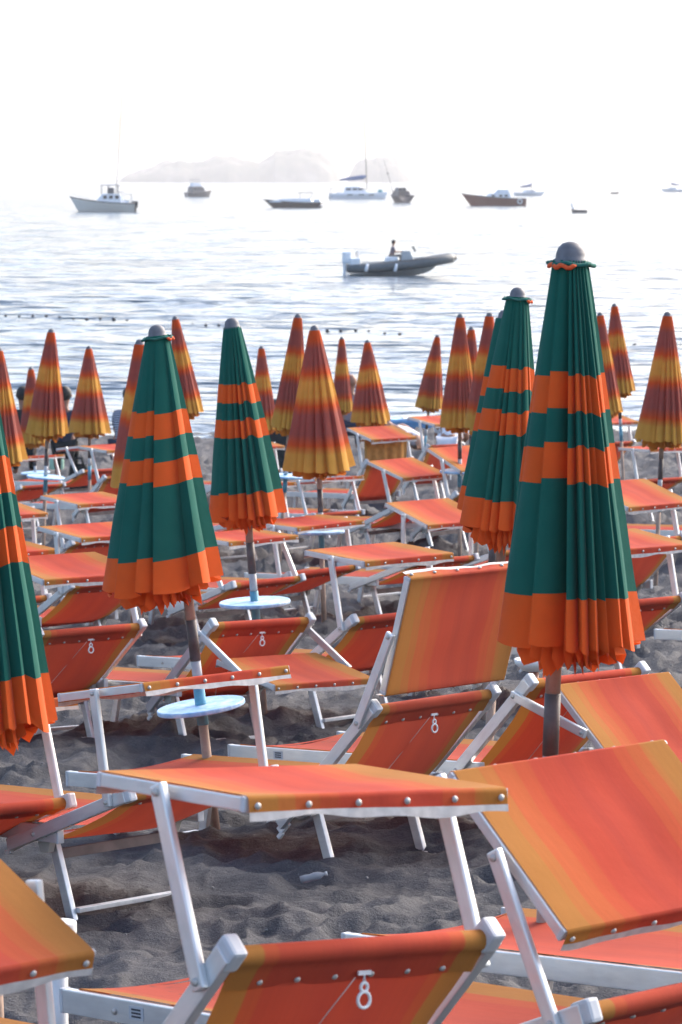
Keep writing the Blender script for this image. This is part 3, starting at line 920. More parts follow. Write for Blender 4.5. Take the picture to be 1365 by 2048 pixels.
LF = 1.04
def um(kind, tip, hem, lean, hw, label, seed, front=None, nback=8, disc=None, depth=0.30, cap=None, tie=True, cdx=0.0):
    """tip/hem in photograph pixels; lean: sideways shift of the pole per unit length; hw: half width of the hem in pixels"""
    px = hem - tip[1]
    d = F * LF / px
    rb = hw / px * LF * 0.95
    rr = random.Random(seed * 3 + 1)
    if front is None:
        n = rr.choice([6, 7, 8])
        c = np.cumsum([0] + [rr.uniform(0.6, 1.5) for _ in range(n)]); front = list(-1 + 2 * c / c[-1])
    H = 1.94
    return parasol(kind, tip, d, lean * H, LF - 0.05, rb, front, nback, seed, label,
                   'closed green and orange striped umbrellas' if kind == 'g' else 'closed tie-dyed orange umbrellas', disc, depth, tie, cap, cdx)

um('g', (1143, 480), 1308, -0.037, 158, 'closed green and orange striped parasol at right, nearest and largest of all', 3,
   [-1, -0.62, -0.14, 0.08, 0.27, 0.44, 0.61, 0.74, 1], 9, None, 0.50, 1.0, cdx=0.042)
um('g', (312, 645), 1190, 0.115, 130, 'tilted closed green parasol at left over a blue table, broad flat panel in front', 5,
   [-1, -0.78, -0.42, -0.13, 0.66, 1], 8, (1.49, 0.172), 0.20, 0.9, cdx=-0.088)
um('g', (463, 634), 1045, 0.085, 84, 'closed green striped parasol in the middle distance just right of the tilted one', 8,
   [-1, -0.7, -0.45, -0.2, 0.05, 0.32, 0.6, 1], 8, (1.46, 0.182), 0.34, 1.0, False)
um('g', (1037, 569), 1078, -0.065, 92, 'closed green striped parasol half hidden behind the nearest one', 11,
   [-1, -0.55, -0.35, -0.15, 0.25, 0.5, 0.75, 1], 8, None, 0.30, 0.85)
um('g', (1011, 616), 1040, -0.05, 80, 'closed green parasol almost wholly hidden, its cap left of the half hidden one', 14, None, 8, None, 0.3, 0.9, False)
um('g', (-62, 650), 1478, 0.03, 155, 'closed green parasol cut off by the left edge, orange hem showing', 17, [-1, -0.6, -0.2, 0.1, 0.42, 0.66, 0.84, 1], 9, None, 0.28, 1.0)
OU = [
 ((103, 654), 875, -0.05, 46, 'tie-dyed parasol at left with a notched hem, left of the person in navy', (1.42, 0.18)),
 ((178, 689), 870, 0.0, 46, 'tie-dyed parasol between the person in navy and the person in stripes', None),
 ((280, 674), 980, -0.03, 56, 'tie-dyed parasol tucked directly behind the tilted green parasol, left side', None),
 ((350, 629), 835, 0.14, 36, 'tie-dyed parasol leaning right behind the tilted green parasol', None),
 ((523, 689), 866, 0.03, 32, 'tie-dyed parasol just right of the middle green parasol, partly hidden by it', None),
 ((597, 624), 866, -0.09, 40, 'tie-dyed parasol leaning left behind the large centre one', (1.42, 0.17)),
 ((629, 646), 948, 0.035, 78, 'large tie-dyed parasol at the centre of the beach, widest of its kind', (1.44, 0.19)),
 ((684, 671), 826, 0.0, 25, 'small far tie-dyed parasol between the large centre one and its right neighbour', None),
 ((735, 677), 850, 0.04, 43, 'tie-dyed parasol standing alone right of centre against the water', None),
 ((876, 667), 820, -0.12, 30, 'small tie-dyed parasol leaning left behind the far orange sunshade', None),
 ((921, 624), 858, 0.0, 43, 'tie-dyed parasol left of the green pair, over a pale blue table', (1.42, 0.18)),
 ((943, 650), 852, 0.0, 34, 'tie-dyed parasol peeping out right behind the one over the pale blue table', None),
 ((980, 621), 866, -0.06, 40, 'tie-dyed parasol touching the left side of the half hidden green parasol', None),
 ((1200, 621), 832, 0.09, 34, 'tie-dyed parasol showing just right of the nearest green parasol', None),
 ((1229, 604), 790, 0.07, 36, 'tie-dyed parasol at right whose tip stands highest over the water', None),
 ((1336, 619), 890, -0.04, 58, 'ripped tie-dyed parasol at the right edge with a folded flap', None),
 ((62, 731), 891, 0.03, 34, 'far tie-dyed parasol at left hidden behind the notched one', (1.40, 0.19)),
 ((-2, 690), 930, 0.0, 60, 'tie-dyed parasol cut off by the left edge', None),
]
for i, (tip, hem, lean, hw, lab, dsc) in enumerate(OU):
    um('o', tip, hem, lean, hw, lab, 20 + 3 * i, None, 6, dsc, 0.26)

# ------------------------------------------------------------------ boats
def hull_mesh(name, L, B, hb, hs, draft, mat, rake=0.12, fine=2.2, transom=0.8, flare=0.75, nst=16):
    """x towards the bow, waterline at z = 0; closed with a deck"""
    mb = MB(); rows = []
    for i in range(nst + 1):
        t = i / nst
        b = B / 2 * (transom + (1 - transom) * min(1, t * 3)) * (1 - max(0, (t - 0.35) / 0.65) ** fine)
        sh = hs + (hb - hs) * t ** 2
        xs = -L / 2 + L * t
        sec = []
        for k in range(7):
            w = k / 6                     # 0 keel .. 1 sheer
            z = -draft * (1 - t ** 4) + (sh + draft * (1 - t ** 4)) * w
            yb = b * min(1, (0.12 + 0.88 * w ** 0.55)) * (flare + (1 - flare) * w) if k else 0.0
            xo = rake * L * (t ** 4) * (w - 1)
            sec.append((xs + xo, yb, z))
        rows.append([(x, -y, z) for x, y, z in sec[::-1]] + sec[1:])
    n = len(rows[0]); V = [p for r in rows for p in r]; Fc = []
    for i in range(nst):
        for k in range(n - 1):
            a = i * n + k; Fc.append((a, a + 1, a + n + 1, a + n))
        Fc.append((i * n + n - 1, i * n, (i + 1) * n, (i + 1) * n + n - 1))
    Fc.append(list(range(n)))
    mb.add(V, Fc, True)
    return mb.mesh(name, mat)

def rubrail(L, B, hb, hs, transom=0.8, fine=2.2, r=0.05, nst=16):
    out = []
    for sg in (-1, 1):
        pts_ = []
        for i in range(nst + 1):
            t = i / nst
            b = B / 2 * (transom + (1 - transom) * min(1, t * 3)) * (1 - max(0, (t - 0.35) / 0.65) ** fine)
            pts_.append((-L / 2 + L * t, sg * (b + 0.01), hs + (hb - hs) * t ** 2 + 0.02))
        out.append(pts_)
    mb = MB()
    for p in out: mb.tube(p, r, 6)
    return mb

M_CREAM = plain('cream_gelcoat', (0.74, 0.70, 0.62), 0.35)
M_BOATW = plain('white_gelcoat', (0.80, 0.82, 0.84), 0.3)
M_NAVY = plain('navy_gelcoat', (0.018, 0.022, 0.035), 0.25)
M_DARK = plain('dark_engine', (0.03, 0.033, 0.036), 0.4)
M_GREYB = plain('grey_hull', (0.09, 0.09, 0.10), 0.4)
M_BROWNB = plain('brown_hull', (0.075, 0.06, 0.06), 0.45)
M_REDB = plain('mahogany_hull', (0.20, 0.045, 0.030), 0.4)
M_GLASS = plain('dark_glass', (0.03, 0.04, 0.05), 0.08)
M_BLUEC = plain('blue_sail_cover', (0.03, 0.10, 0.26), 0.8)
M_SPAR = plain('mast_alloy', (0.45, 0.42, 0.36), 0.4, 0.4)
M_RIBT = plain('rib_tube', (0.10, 0.115, 0.12), 0.55)
M_RIBH = plain('rib_hull', (0.42, 0.44, 0.45), 0.4)
M_CANVAS = plain('bimini_canvas', (0.22, 0.25, 0.31), 0.9)
M_TURQ = plain('turquoise_cover', (0.05, 0.35, 0.40), 0.7)
M_RAIL = plain('steel_rail', (0.5, 0.5, 0.52), 0.3, 0.8)

def boat(name, px, py, yaw, label, cat='boat', group='boats moored in the bay', heel=0.0):
    p = on_sea(px, py)
    return thing(name, label, cat, Matrix.Translation(p) @ RZ(yaw) @ RX(heel), group), p.y

def cabin(mb, x0, x1, w, z0, z1, slope=0.3, slope2=0.1, tap=0.85):
    V = []
    for z, k, wk in ((z0, 0, 1), (z1, 1, tap)):
        xa = x0 + slope2 * k * (z1 - z0); xb = x1 - slope * k * (z1 - z0)
        V += [(xa, -w / 2 * wk, z), (xb, -w / 2 * wk, z), (xb, w / 2 * wk, z), (xa, w / 2 * wk, z)]
    return mb.add(V, [(0, 1, 5, 4), (1, 2, 6, 5), (2, 3, 7, 6), (3, 0, 4, 7), (4, 5, 6, 7), (3, 2, 1, 0)])

PI = math.pi
# cream cabin launch at left
b, dist = boat('motor_launch', 205, 424, PI + 0.10, 'cream motor launch with bimini and dark engine, leftmost boat in the bay')
link('hull', hull_mesh('hull', 9.7, 3.1, 2.25, 1.25, 0.5, M_CREAM, 0.13), b)
rubrail(9.7, 3.1, 2.25, 1.25, r=0.10).build('rub_rail', M_GREYB, b)
cabin(MB(), -2.9, 1.3, 1.9, 1.3, 2.75, 0.9, 0.2).build('deckhouse', M_BOATW, b, 0.05)
for sx, w in ((-2.2, 0.55), (-1.3, 0.55), (-0.4, 0.5)):
    for sy in (-0.93, 0.93): MB().box((sx, sy, 2.25), (w, 0.10, 0.5)).build('window', M_GLASS, b)
MB().box((-1.2, 0, 4.05), (3.0, 1.9, 0.14)).build('bimini', M_CANVAS, b, 0.03)
for sx in (-2.4, -0.9, 0.1):
    for sy in (-0.8, 0.8): MB().bar((sx, sy, 2.7), (sx, sy, 4.05), 0.09, 0.09).build('bimini_post', M_GREYB, b)
MB().box((-1.3, 0, 3.2), (1.0, 1.2, 0.9)).build('helm_seat', M_GREYB, b, 0.08)
MB().box((-3.8, 0, 2.65), (1.7, 1.8, 0.08)).build('stern_awning', M_SPAR, b, 0.02)
for sy in (-0.8, 0.8): MB().bar((-4.4, sy, 1.3), (-4.4, sy, 2.65), 0.06, 0.06).build('awning_post', M_RAIL, b)
for sy in (-0.5, 0.5):
    e = MB().box((-4.95, sy, 1.15), (0.9, 0.6, 1.0)).box((-5.0, sy, 0.3), (0.35, 0.25, 1.2)).build('outboard_engine', M_DARK, b, 0.12)
MB().tube([(1.5, -0.9, 1.7), (3.5, -0.75, 2.5), (4.6, 0, 2.85), (3.5, 0.75, 2.5), (1.5, 0.9, 1.7)], 0.025, 5).build('bow_rail', M_RAIL, b)

def sailboat(px, py, L, yaw, mast_h, mast_x, label, rake=0.0, cover=True, cover_mat=None, lean=0.0):
    b, d = boat('sailing_yacht', px, py, yaw, label, heel=lean)
    link('hull', hull_mesh('hull', L, L * 0.3, 1.35, 1.05, 0.4, M_BOATW, 0.12, 2.0, 0.7), b)
    cabin(MB(), -L * 0.22, L * 0.2, L * 0.17, 1.0, 1.75, 1.0, 0.3).build('deckhouse', M_BOATW, b, 0.04)
    for k in (-0.1, 0.02, 0.1):
        for sy in (-1, 1): MB().box((L * k, sy * L * 0.082, 1.42), (0.6, 0.06, 0.22)).build('window', M_GLASS, b)
    MB().tube([(mast_x, 0, 1.0), (mast_x + rake, 0, mast_h)], [0.11, 0.06], 8).build('mast', M_SPAR, b)
    MB().tube([(mast_x, 0, 2.6), (mast_x - L * 0.38, 0, 2.5)], 0.07, 8).build('boom', M_SPAR, b)
    if cover:
        MB().tube([(mast_x - 0.05, 0, 3.6), (mast_x - 0.5, 0, 3.1), (mast_x - L * 0.2, 0, 2.9), (mast_x - L * 0.40, 0, 2.65)], [0.18, 0.42, 0.34, 0.15], 10).build('sail_cover', cover_mat or M_BLUEC, b)
    MB().tube([(L * 0.49, 0, 1.4), (mast_x + rake, 0, mast_h * 0.98)], 0.02, 5).build('forestay', M_RAIL, b)
    MB().tube([(-L * 0.48, 0, 1.1), (mast_x + rake, 0, mast_h * 0.99)], 0.015, 5).build('backstay', M_RAIL, b)
    for sy in (-1, 1): MB().tube([(mast_x - 0.2, sy * L * 0.14, 1.1), (mast_x + rake, 0, mast_h * 0.8)], 0.015, 5).build('shroud', M_RAIL, b)
    return b

sailboat(232, 411, 10.5, PI * 0.5 + 0.35, 21.5, 0.4, 'white sailing yacht behind the cream launch, tall thin mast', 0.0, False, lean=0.075)

# grey cabin cruiser, quarter view
b, dist = boat('cabin_cruiser', 399, 394, 0.62, 'small dark grey cabin cruiser left of the navy speedboat')
link('hull', hull_mesh('hull', 8.6, 3.2, 2.1, 1.3, 0.5, M_GREYB, 0.12), b)
cabin(MB(), -3.2, 1.6, 2.3, 1.3, 2.9, 0.8, 0.1).build('deckhouse', M_GREYB, b, 0.05)
cabin(MB(), -2.6, 0.4, 1.9, 2.9, 3.9, 0.7, 0.2).build('flybridge', M_BOATW, b, 0.05)
for sx in (-2.0, -0.8, 0.3):
    for sy in (-1.12, 1.12): MB().box((sx, sy, 2.25), (0.8, 0.12, 0.5)).build('window', M_GLASS, b)
MB().box((1.05, 0, 2.35), (0.1, 1.7, 0.55), RY(-0.6).to_3x3()).build('windscreen', M_GLASS, b)
for sx in (-2.4, -0.6):
    for sy in (-0.8, 0.8): MB().bar((sx, sy, 3.8), (sx, sy, 4.75), 0.06, 0.06).build('bimini_post', M_RAIL, b)
MB().box((-1.5, 0, 4.78), (2.2, 1.8, 0.12)).build('bimini', M_CANVAS, b)

# navy speedboat
b, dist = boat('speedboat', 585, 416, PI - 0.12, 'navy speedboat with white deck lying left of the sailing catamaran')
link('hull', hull_mesh('hull', 10.2, 2.9, 1.55, 0.95, 0.45, M_NAVY, 0.17, 2.0, 0.85), b)
cabin(MB(), -3.6, 4.2, 2.1, 1.0, 1.60, 4.5, 0.5).build('deck', M_BOATW, b, 0.05)
MB().box((-0.4, 0, 1.95), (0.08, 1.7, 0.75), RY(0.9).to_3x3()).build('windscreen', M_GLASS, b)
MB().box((-2.4, 0, 2.65), (2.8, 1.8, 0.09)).build('bimini', M_GREYB, b, 0.02)
for sx in (-3.4, -1.4):
    for sy in (-0.8, 0.8): MB().bar((sx * 0.95, sy, 1.5), (sx, sy, 2.65), 0.05, 0.05).build('bimini_post', M_RAIL, b)
MB().box((-5.3, 0, 0.45), (0.9, 2.2, 0.16)).build('swim_platform', M_BOATW, b, 0.04)
MB().box((-4.4, 0, 1.2), (1.2, 2.1, 0.5)).build('sun_pad', M_BOATW, b, 0.12)

# catamaran
b, dist = boat('sailing_catamaran', 717, 398, 0.08, 'white sailing catamaran with blue boom cover and tall mast')
for sy in (-2.6, 2.6):
    link('hull', hull_mesh('hull', 14.3, 1.7, 1.75, 1.35, 0.4, M_BOATW, 0.05, 3.0, 0.75), b, T(0, sy, 0))
    for k in (-2.4, 0.5, 3.0): MB().box((k, sy - 0.80 if sy < 0 else sy + 0.80, 1.05), (1.4, 0.12, 0.22)).build('window', M_GLASS, b)
MB().box((-0.8, 0, 1.35), (9.5, 5.0, 0.5)).build('bridge_deck', M_BOATW, b, 0.1)
cabin(MB(), -3.6, 2.6, 4.0, 1.5, 3.1, 1.6, 0.2).build('deckhouse', M_BOATW, b, 0.1)
for k in (-2.6, -1.0, 0.4):
    for sy in (-1.97, 1.97): MB().box((k, sy, 2.45), (1.2, 0.12, 0.5)).build('window', M_GLASS, b)
MB().box((1.5, 0, 2.45), (0.12, 3.0, 0.8), RY(-0.95).to_3x3()).build('windscreen', M_GLASS, b)
MB().tube([(2.2, 0, 2.2), (1.3, 0, 25.5)], [0.16, 0.09], 8).build('mast', M_SPAR, b)
MB().tube([(2.1, 0, 4.9), (-4.6, 0, 4.6)], 0.09, 8).build('boom', M_SPAR, b)
MB().tube([(2.0, 0, 5.7), (1.0, 0, 5.35), (-2.0, 0, 5.05), (-4.6, 0, 4.75)], [0.25, 0.62, 0.48, 0.2], 10).build('sail_cover', M_BLUEC, b)
for sy in (-2.6, 2.6): MB().tube([(-6.9, sy, 1.3), (-6.9, sy, 2.7), (-5.2, sy, 2.7), (-5.2, sy, 1.4)], 0.05, 6).build('stern_arch', M_GREYB, b)
MB().box((-6.3, 0, 2.7), (1.4, 5.0, 0.1)).build('davit', M_GREYB, b)
MB().tube([(6.9, 0, 1.7), (1.4, 0, 24.5)], 0.03, 5).build('forestay', M_RAIL, b)
MB().box((5.3, -2.3, 2.0), (1.2, 0.8, 0.7)).build('deck_cover', M_TURQ, b, 0.2)
MB().tube([(6.8, -2.6, 1.7), (6.8, -2.6, 2.5), (2.8, -2.6, 2.4)], 0.03, 5).build('guard_rail', M_RAIL, b)

# dark brown boat seen from astern
b, dist = boat('fishing_boat', 800, 406, PI / 2 + 0.30, 'dark brown boat seen from astern beside the catamaran')
link('hull', hull_mesh('hull', 8.5, 4.0, 2.0, 1.55, 0.5, M_BROWNB, 0.1, 2.4, 0.92), b)
cabin(MB(), -3.0, 1.4, 2.7, 1.5, 2.5, 0.3, 0.1).build('deckhouse', M_BROWNB, b, 0.06)
cabin(MB(), -1.8, 0.8, 1.9, 2.5, 3.2, 0.3, 0.1).build('wheelhouse', M_GREYB, b, 0.06)
for sy in (-0.5, 0.5): MB().box((-1.78, sy, 2.85), (0.12, 0.6, 0.35)).build('window', M_GLASS, b)
MB().tube([(0.5, 1.1, 1.5), (0.5, 2.1, 5.0), (0.5, 3.3, 8.9)], [0.07, 0.06, 0.03], 6).build('fishing_pole', M_GREYB, b)
MB().box((0.5, 2.45, 6.1), (0.35, 0.35, 0.35)).build('pole_float', M_GREYB, b, 0.1)
rubrail(8.5, 4.0, 2.0, 1.55, 0.92, 2.4, 0.09).build('rub_rail', M_GREYB, b)

# mahogany launch
b, dist = boat('wooden_launch', 988, 412, PI + 0.05, 'red brown wooden launch with pale cabin, right of the catamaran')
link('hull', hull_mesh('hull', 11.9, 3.2, 2.25, 1.35, 0.5, M_REDB, 0.14, 2.1, 0.8), b)
rubrail(11.9, 3.2, 2.25, 1.35, r=0.10).build('rub_rail', M_GREYB, b)
cabin(MB(), -3.2, 2.0, 2.1, 1.4, 2.3, 1.2, 0.2).build('deckhouse', M_BOATW, b, 0.08)
cabin(MB(), -2.8, 0.0, 1.8, 2.3, 3.0, 0.9, 0.2).build('wheelhouse', M_BOATW, b, 0.08)
for k in (-2.2, -1.2, 0.2):
    for sy in (-1.0, 1.0): MB().box((k, sy, 1.9), (0.6, 0.14, 0.34)).build('window', M_GLASS, b)
MB().box((-1.9, 0, 3.75), (2.8, 1.9, 0.12)).build('bimini', M_CANVAS, b, 0.02)
for sx in (-3.0, -0.8):
    for sy in (-0.85, 0.85): MB().bar((sx, sy, 2.2), (sx, sy, 3.75), 0.05, 0.05).build('bimini_post', M_RAIL, b)
MB().lathe([(0.42, -0.06), (0.50, -0.04), (0.50, 0.04), (0.42, 0.06), (0.30, 0.04), (0.30, -0.04), (0.42, -0.06)], 18).build('life_ring', M_WHITE, b, matrix=T(-4.7, 1.48, 0.85) @ RX(-PI / 2))
MB().box((2.6, 0, 1.85), (0.8, 0.9, 0.35)).build('hatch', M_BOATW, b, 0.06)

sailboat(1060, 392, 9.5, 0.25, 27.5, 0.6, 'white sailing yacht behind the red brown launch, blue sail cover', 0.0, True)
sailboat(1345, 384, 9.0, PI - 0.3, 24.0, 0.4, 'far sailing yacht cut off by the right edge', 0.0, True)

# small dinghies
b, d = boat('dinghy', 1230, 388, 0.1, 'tiny far dinghy near the right edge')
link('hull', hull_mesh('hull', 3.0, 1.3, 0.75, 0.6, 0.15, M_GREYB, 0.1, 2.0, 0.85), b)
MB().box((-0.3, 0, 0.62), (0.3, 1.0, 0.08)).build('thwart', M_WHITE, b)
b, d = boat('dinghy', 1158, 426, PI + 0.2, 'small dinghy with outboard tilted up, below the red brown launch and to its right')
link('hull', hull_mesh('hull', 2.4, 1.1, 0.55, 0.42, 0.12, M_GREYB, 0.1, 2.0, 0.85), b)
MB().box((0, 0, 0.46), (0.25, 0.9, 0.06)).build('thwart', M_WHITE, b)
MB().box((1.0, 0, 0.95), (0.22, 0.26, 0.9), RY(0.4).to_3x3()).build('outboard_engine', M_BOATW, b, 0.05)

# grey inflatable under way
rib, dist = boat('inflatable_boat', 800, 552, 0.10, 'grey inflatable boat under way with a helmsman, nearest boat', group='boats moored in the bay')
def rib_build(b):
    L, B = 5.55, 2.1
    link('hull', hull_mesh('hull', L * 0.93, 1.75, 0.62, 0.16, 0.30, M_RIBH, 0.16, 2.2, 0.9, 0.7), b, RY(-0.085) @ T(-0.05, 0, 0.18))
    for sg in (-1, 1):
        pts_ = [(-L / 2, sg * 0.85, 0.38), (-L / 4, sg * 0.88, 0.44), (0, sg * 0.88, 0.56), (L * 0.25, sg * 0.80, 0.72), (L * 0.38, sg * 0.55, 0.84), (L * 0.455, sg * 0.25, 0.90), (L * 0.48, 0, 0.91)]
        MB().tube(pts_, [0.20, 0.24, 0.25, 0.25, 0.25, 0.25, 0.25], 12).build('inflated_tube', M_RIBT, b)
    MB().tube([(L * 0.44, 0.0, 0.92), (L * 0.53, 0, 0.93)], [0.26, 0.12], 10).build('bow_cone', M_DARK, b)
    for k in (-0.32, -0.05): MB().tube([(L * k, -1.06, 0.65), (L * k - 0.10, -1.13, 0.25)], [0.07, 0.09], 8).build('fender', M_BOATW, b)
    cabin(MB(), 0.0, 0.9, 0.75, 0.45, 1.30, 0.5, 0.1).build('console', M_RIBH, b, 0.05)
    MB().box((-0.45, 0, 0.72), (0.6, 0.9, 0.55)).build('helm_seat', M_BOATW, b, 0.06)
    MB().box((0.72, 0, 1.40), (0.05, 0.6, 0.35), RY(-0.5).to_3x3()).build('windscreen', M_GLASS, b)
    MB().box((-2.35, 0, 0.75), (0.5, 1.2, 0.35)).build('stern_locker', M_BOATW, b, 0.06)
    MB().box((-2.75, 0, 0.95), (0.45, 0.40, 0.62)).box((-2.85, 0, 0.4), (0.18, 0.16, 0.8)).build('outboard_engine', M_BOATW, b, 0.08)
    MB().tube([(-2.2, -0.5, 0.6), (-2.2, -0.5, 1.25), (-2.2, 0.5, 1.25), (-2.2, 0.5, 0.6)], 0.03, 6).build('roll_bar', M_RAIL, b)
    MB().tube([(1.9, -0.95, 0.98), (0.4, -1.0, 0.84), (-1.2, -1.02, 0.72)], 0.018, 5).build('grab_line', M_DARK, b)
rib_build(rib)

# float line
M_BUOY = plain('dark_float', (0.03, 0.03, 0.035), 0.6)
me_b = MB().lathe([(0.001, -0.10), (0.05, -0.085), (0.078, -0.03), (0.078, 0.03), (0.05, 0.085), (0.001, 0.10)], 10).mesh('mooring_float', M_BUOY)
rope = []
bxs = list(range(12, 262, 27)) + [385, 412, 438, 655, 682, 712, 738, 770, 800, 1270, 1292, 1320]
for i, px in enumerate(bxs):
    p = on_sea(px, 631 + 0.047 * px + 2.0 * math.sin(px * 0.05))
    o = link('mooring_float', me_b, None, Matrix.Translation((p.x, p.y, 0.03)) @ RY(PI / 2) @ RX(rnd.uniform(-0.3, 0.3)) @ Matrix.Scale(rnd.uniform(0.5, 0.75), 4))
    tag(o, 'small dark float of the swimming line strung across the bay', 'float', 'floats of the swimming line')

# ------------------------------------------------------------------ people
M_SKIN = plain('skin', (0.42, 0.22, 0.14), 0.55, 0, 0.08)
M_SKIN2 = plain('tanned_skin', (0.30, 0.14, 0.085), 0.55, 0, 0.08)
M_HAIR = plain('dark_hair', (0.012, 0.010, 0.009), 0.6)
M_NAVYC = plain('navy_cotton', (0.020, 0.026, 0.050), 0.9)
M_WHITEC = plain('white_cotton', (0.74, 0.72, 0.74), 0.9)
M_BLACKC = plain('black_cotton', (0.010, 0.014, 0.016), 0.9)
M_GREYC = plain('grey_mauve_cotton', (0.24, 0.19, 0.20), 0.9)
M_BEIGEC = plain('beige_cotton', (0.30, 0.25, 0.215), 0.9)
def stripe_mat():
    t = NT('striped_cotton'); c = t.coord()
    sep = t.node('ShaderNodeSeparateXYZ'); t.l(c, sep.inputs[0])
    f = t.math('FRACT', t.math('MULTIPLY', t.math('ADD', sep.outputs[2], t.math('MULTIPLY', sep.outputs[0], 0.35)), 28.0))
    t.l(t.ramp(f, [(0.0, (0.025, 0.032, 0.06)), (0.62, (0.55, 0.56, 0.62))], 'CONSTANT'), t.p.inputs['Base Color'])
    t.p.inputs['Roughness'].default_value = 0.9
    return t.m
M_STRIPE = stripe_mat()

def skin_mesh(name, joints, edges, mat, root=0, sub=2):
    me = bpy.data.meshes.new(name + '_skel')
    me.from_pydata([j[0] for j in joints], edges, [])
    o = bpy.data.objects.new(name + '_skel', me); COL.objects.link(o)
    md = o.modifiers.new('skin', 'SKIN'); md.use_smooth_shade = True
    sv = me.skin_vertices[0].data
    for k, j in enumerate(joints):
        r = j[1]; sv[k].radius = (r, r) if not isinstance(r, tuple) else r
        sv[k].use_root = (k == root)
    s2 = o.modifiers.new('sub', 'SUBSURF'); s2.levels = sub; s2.render_levels = sub
    dg = bpy.context.evaluated_depsgraph_get()
    out = bpy.data.meshes.new_from_object(o.evaluated_get(dg))
    bpy.data.objects.remove(o); bpy.data.meshes.remove(me)
    out.name = name; out.materials.clear(); out.materials.append(mat)
    out.polygons.foreach_set('use_smooth', [True] * len(out.polygons))
    return out

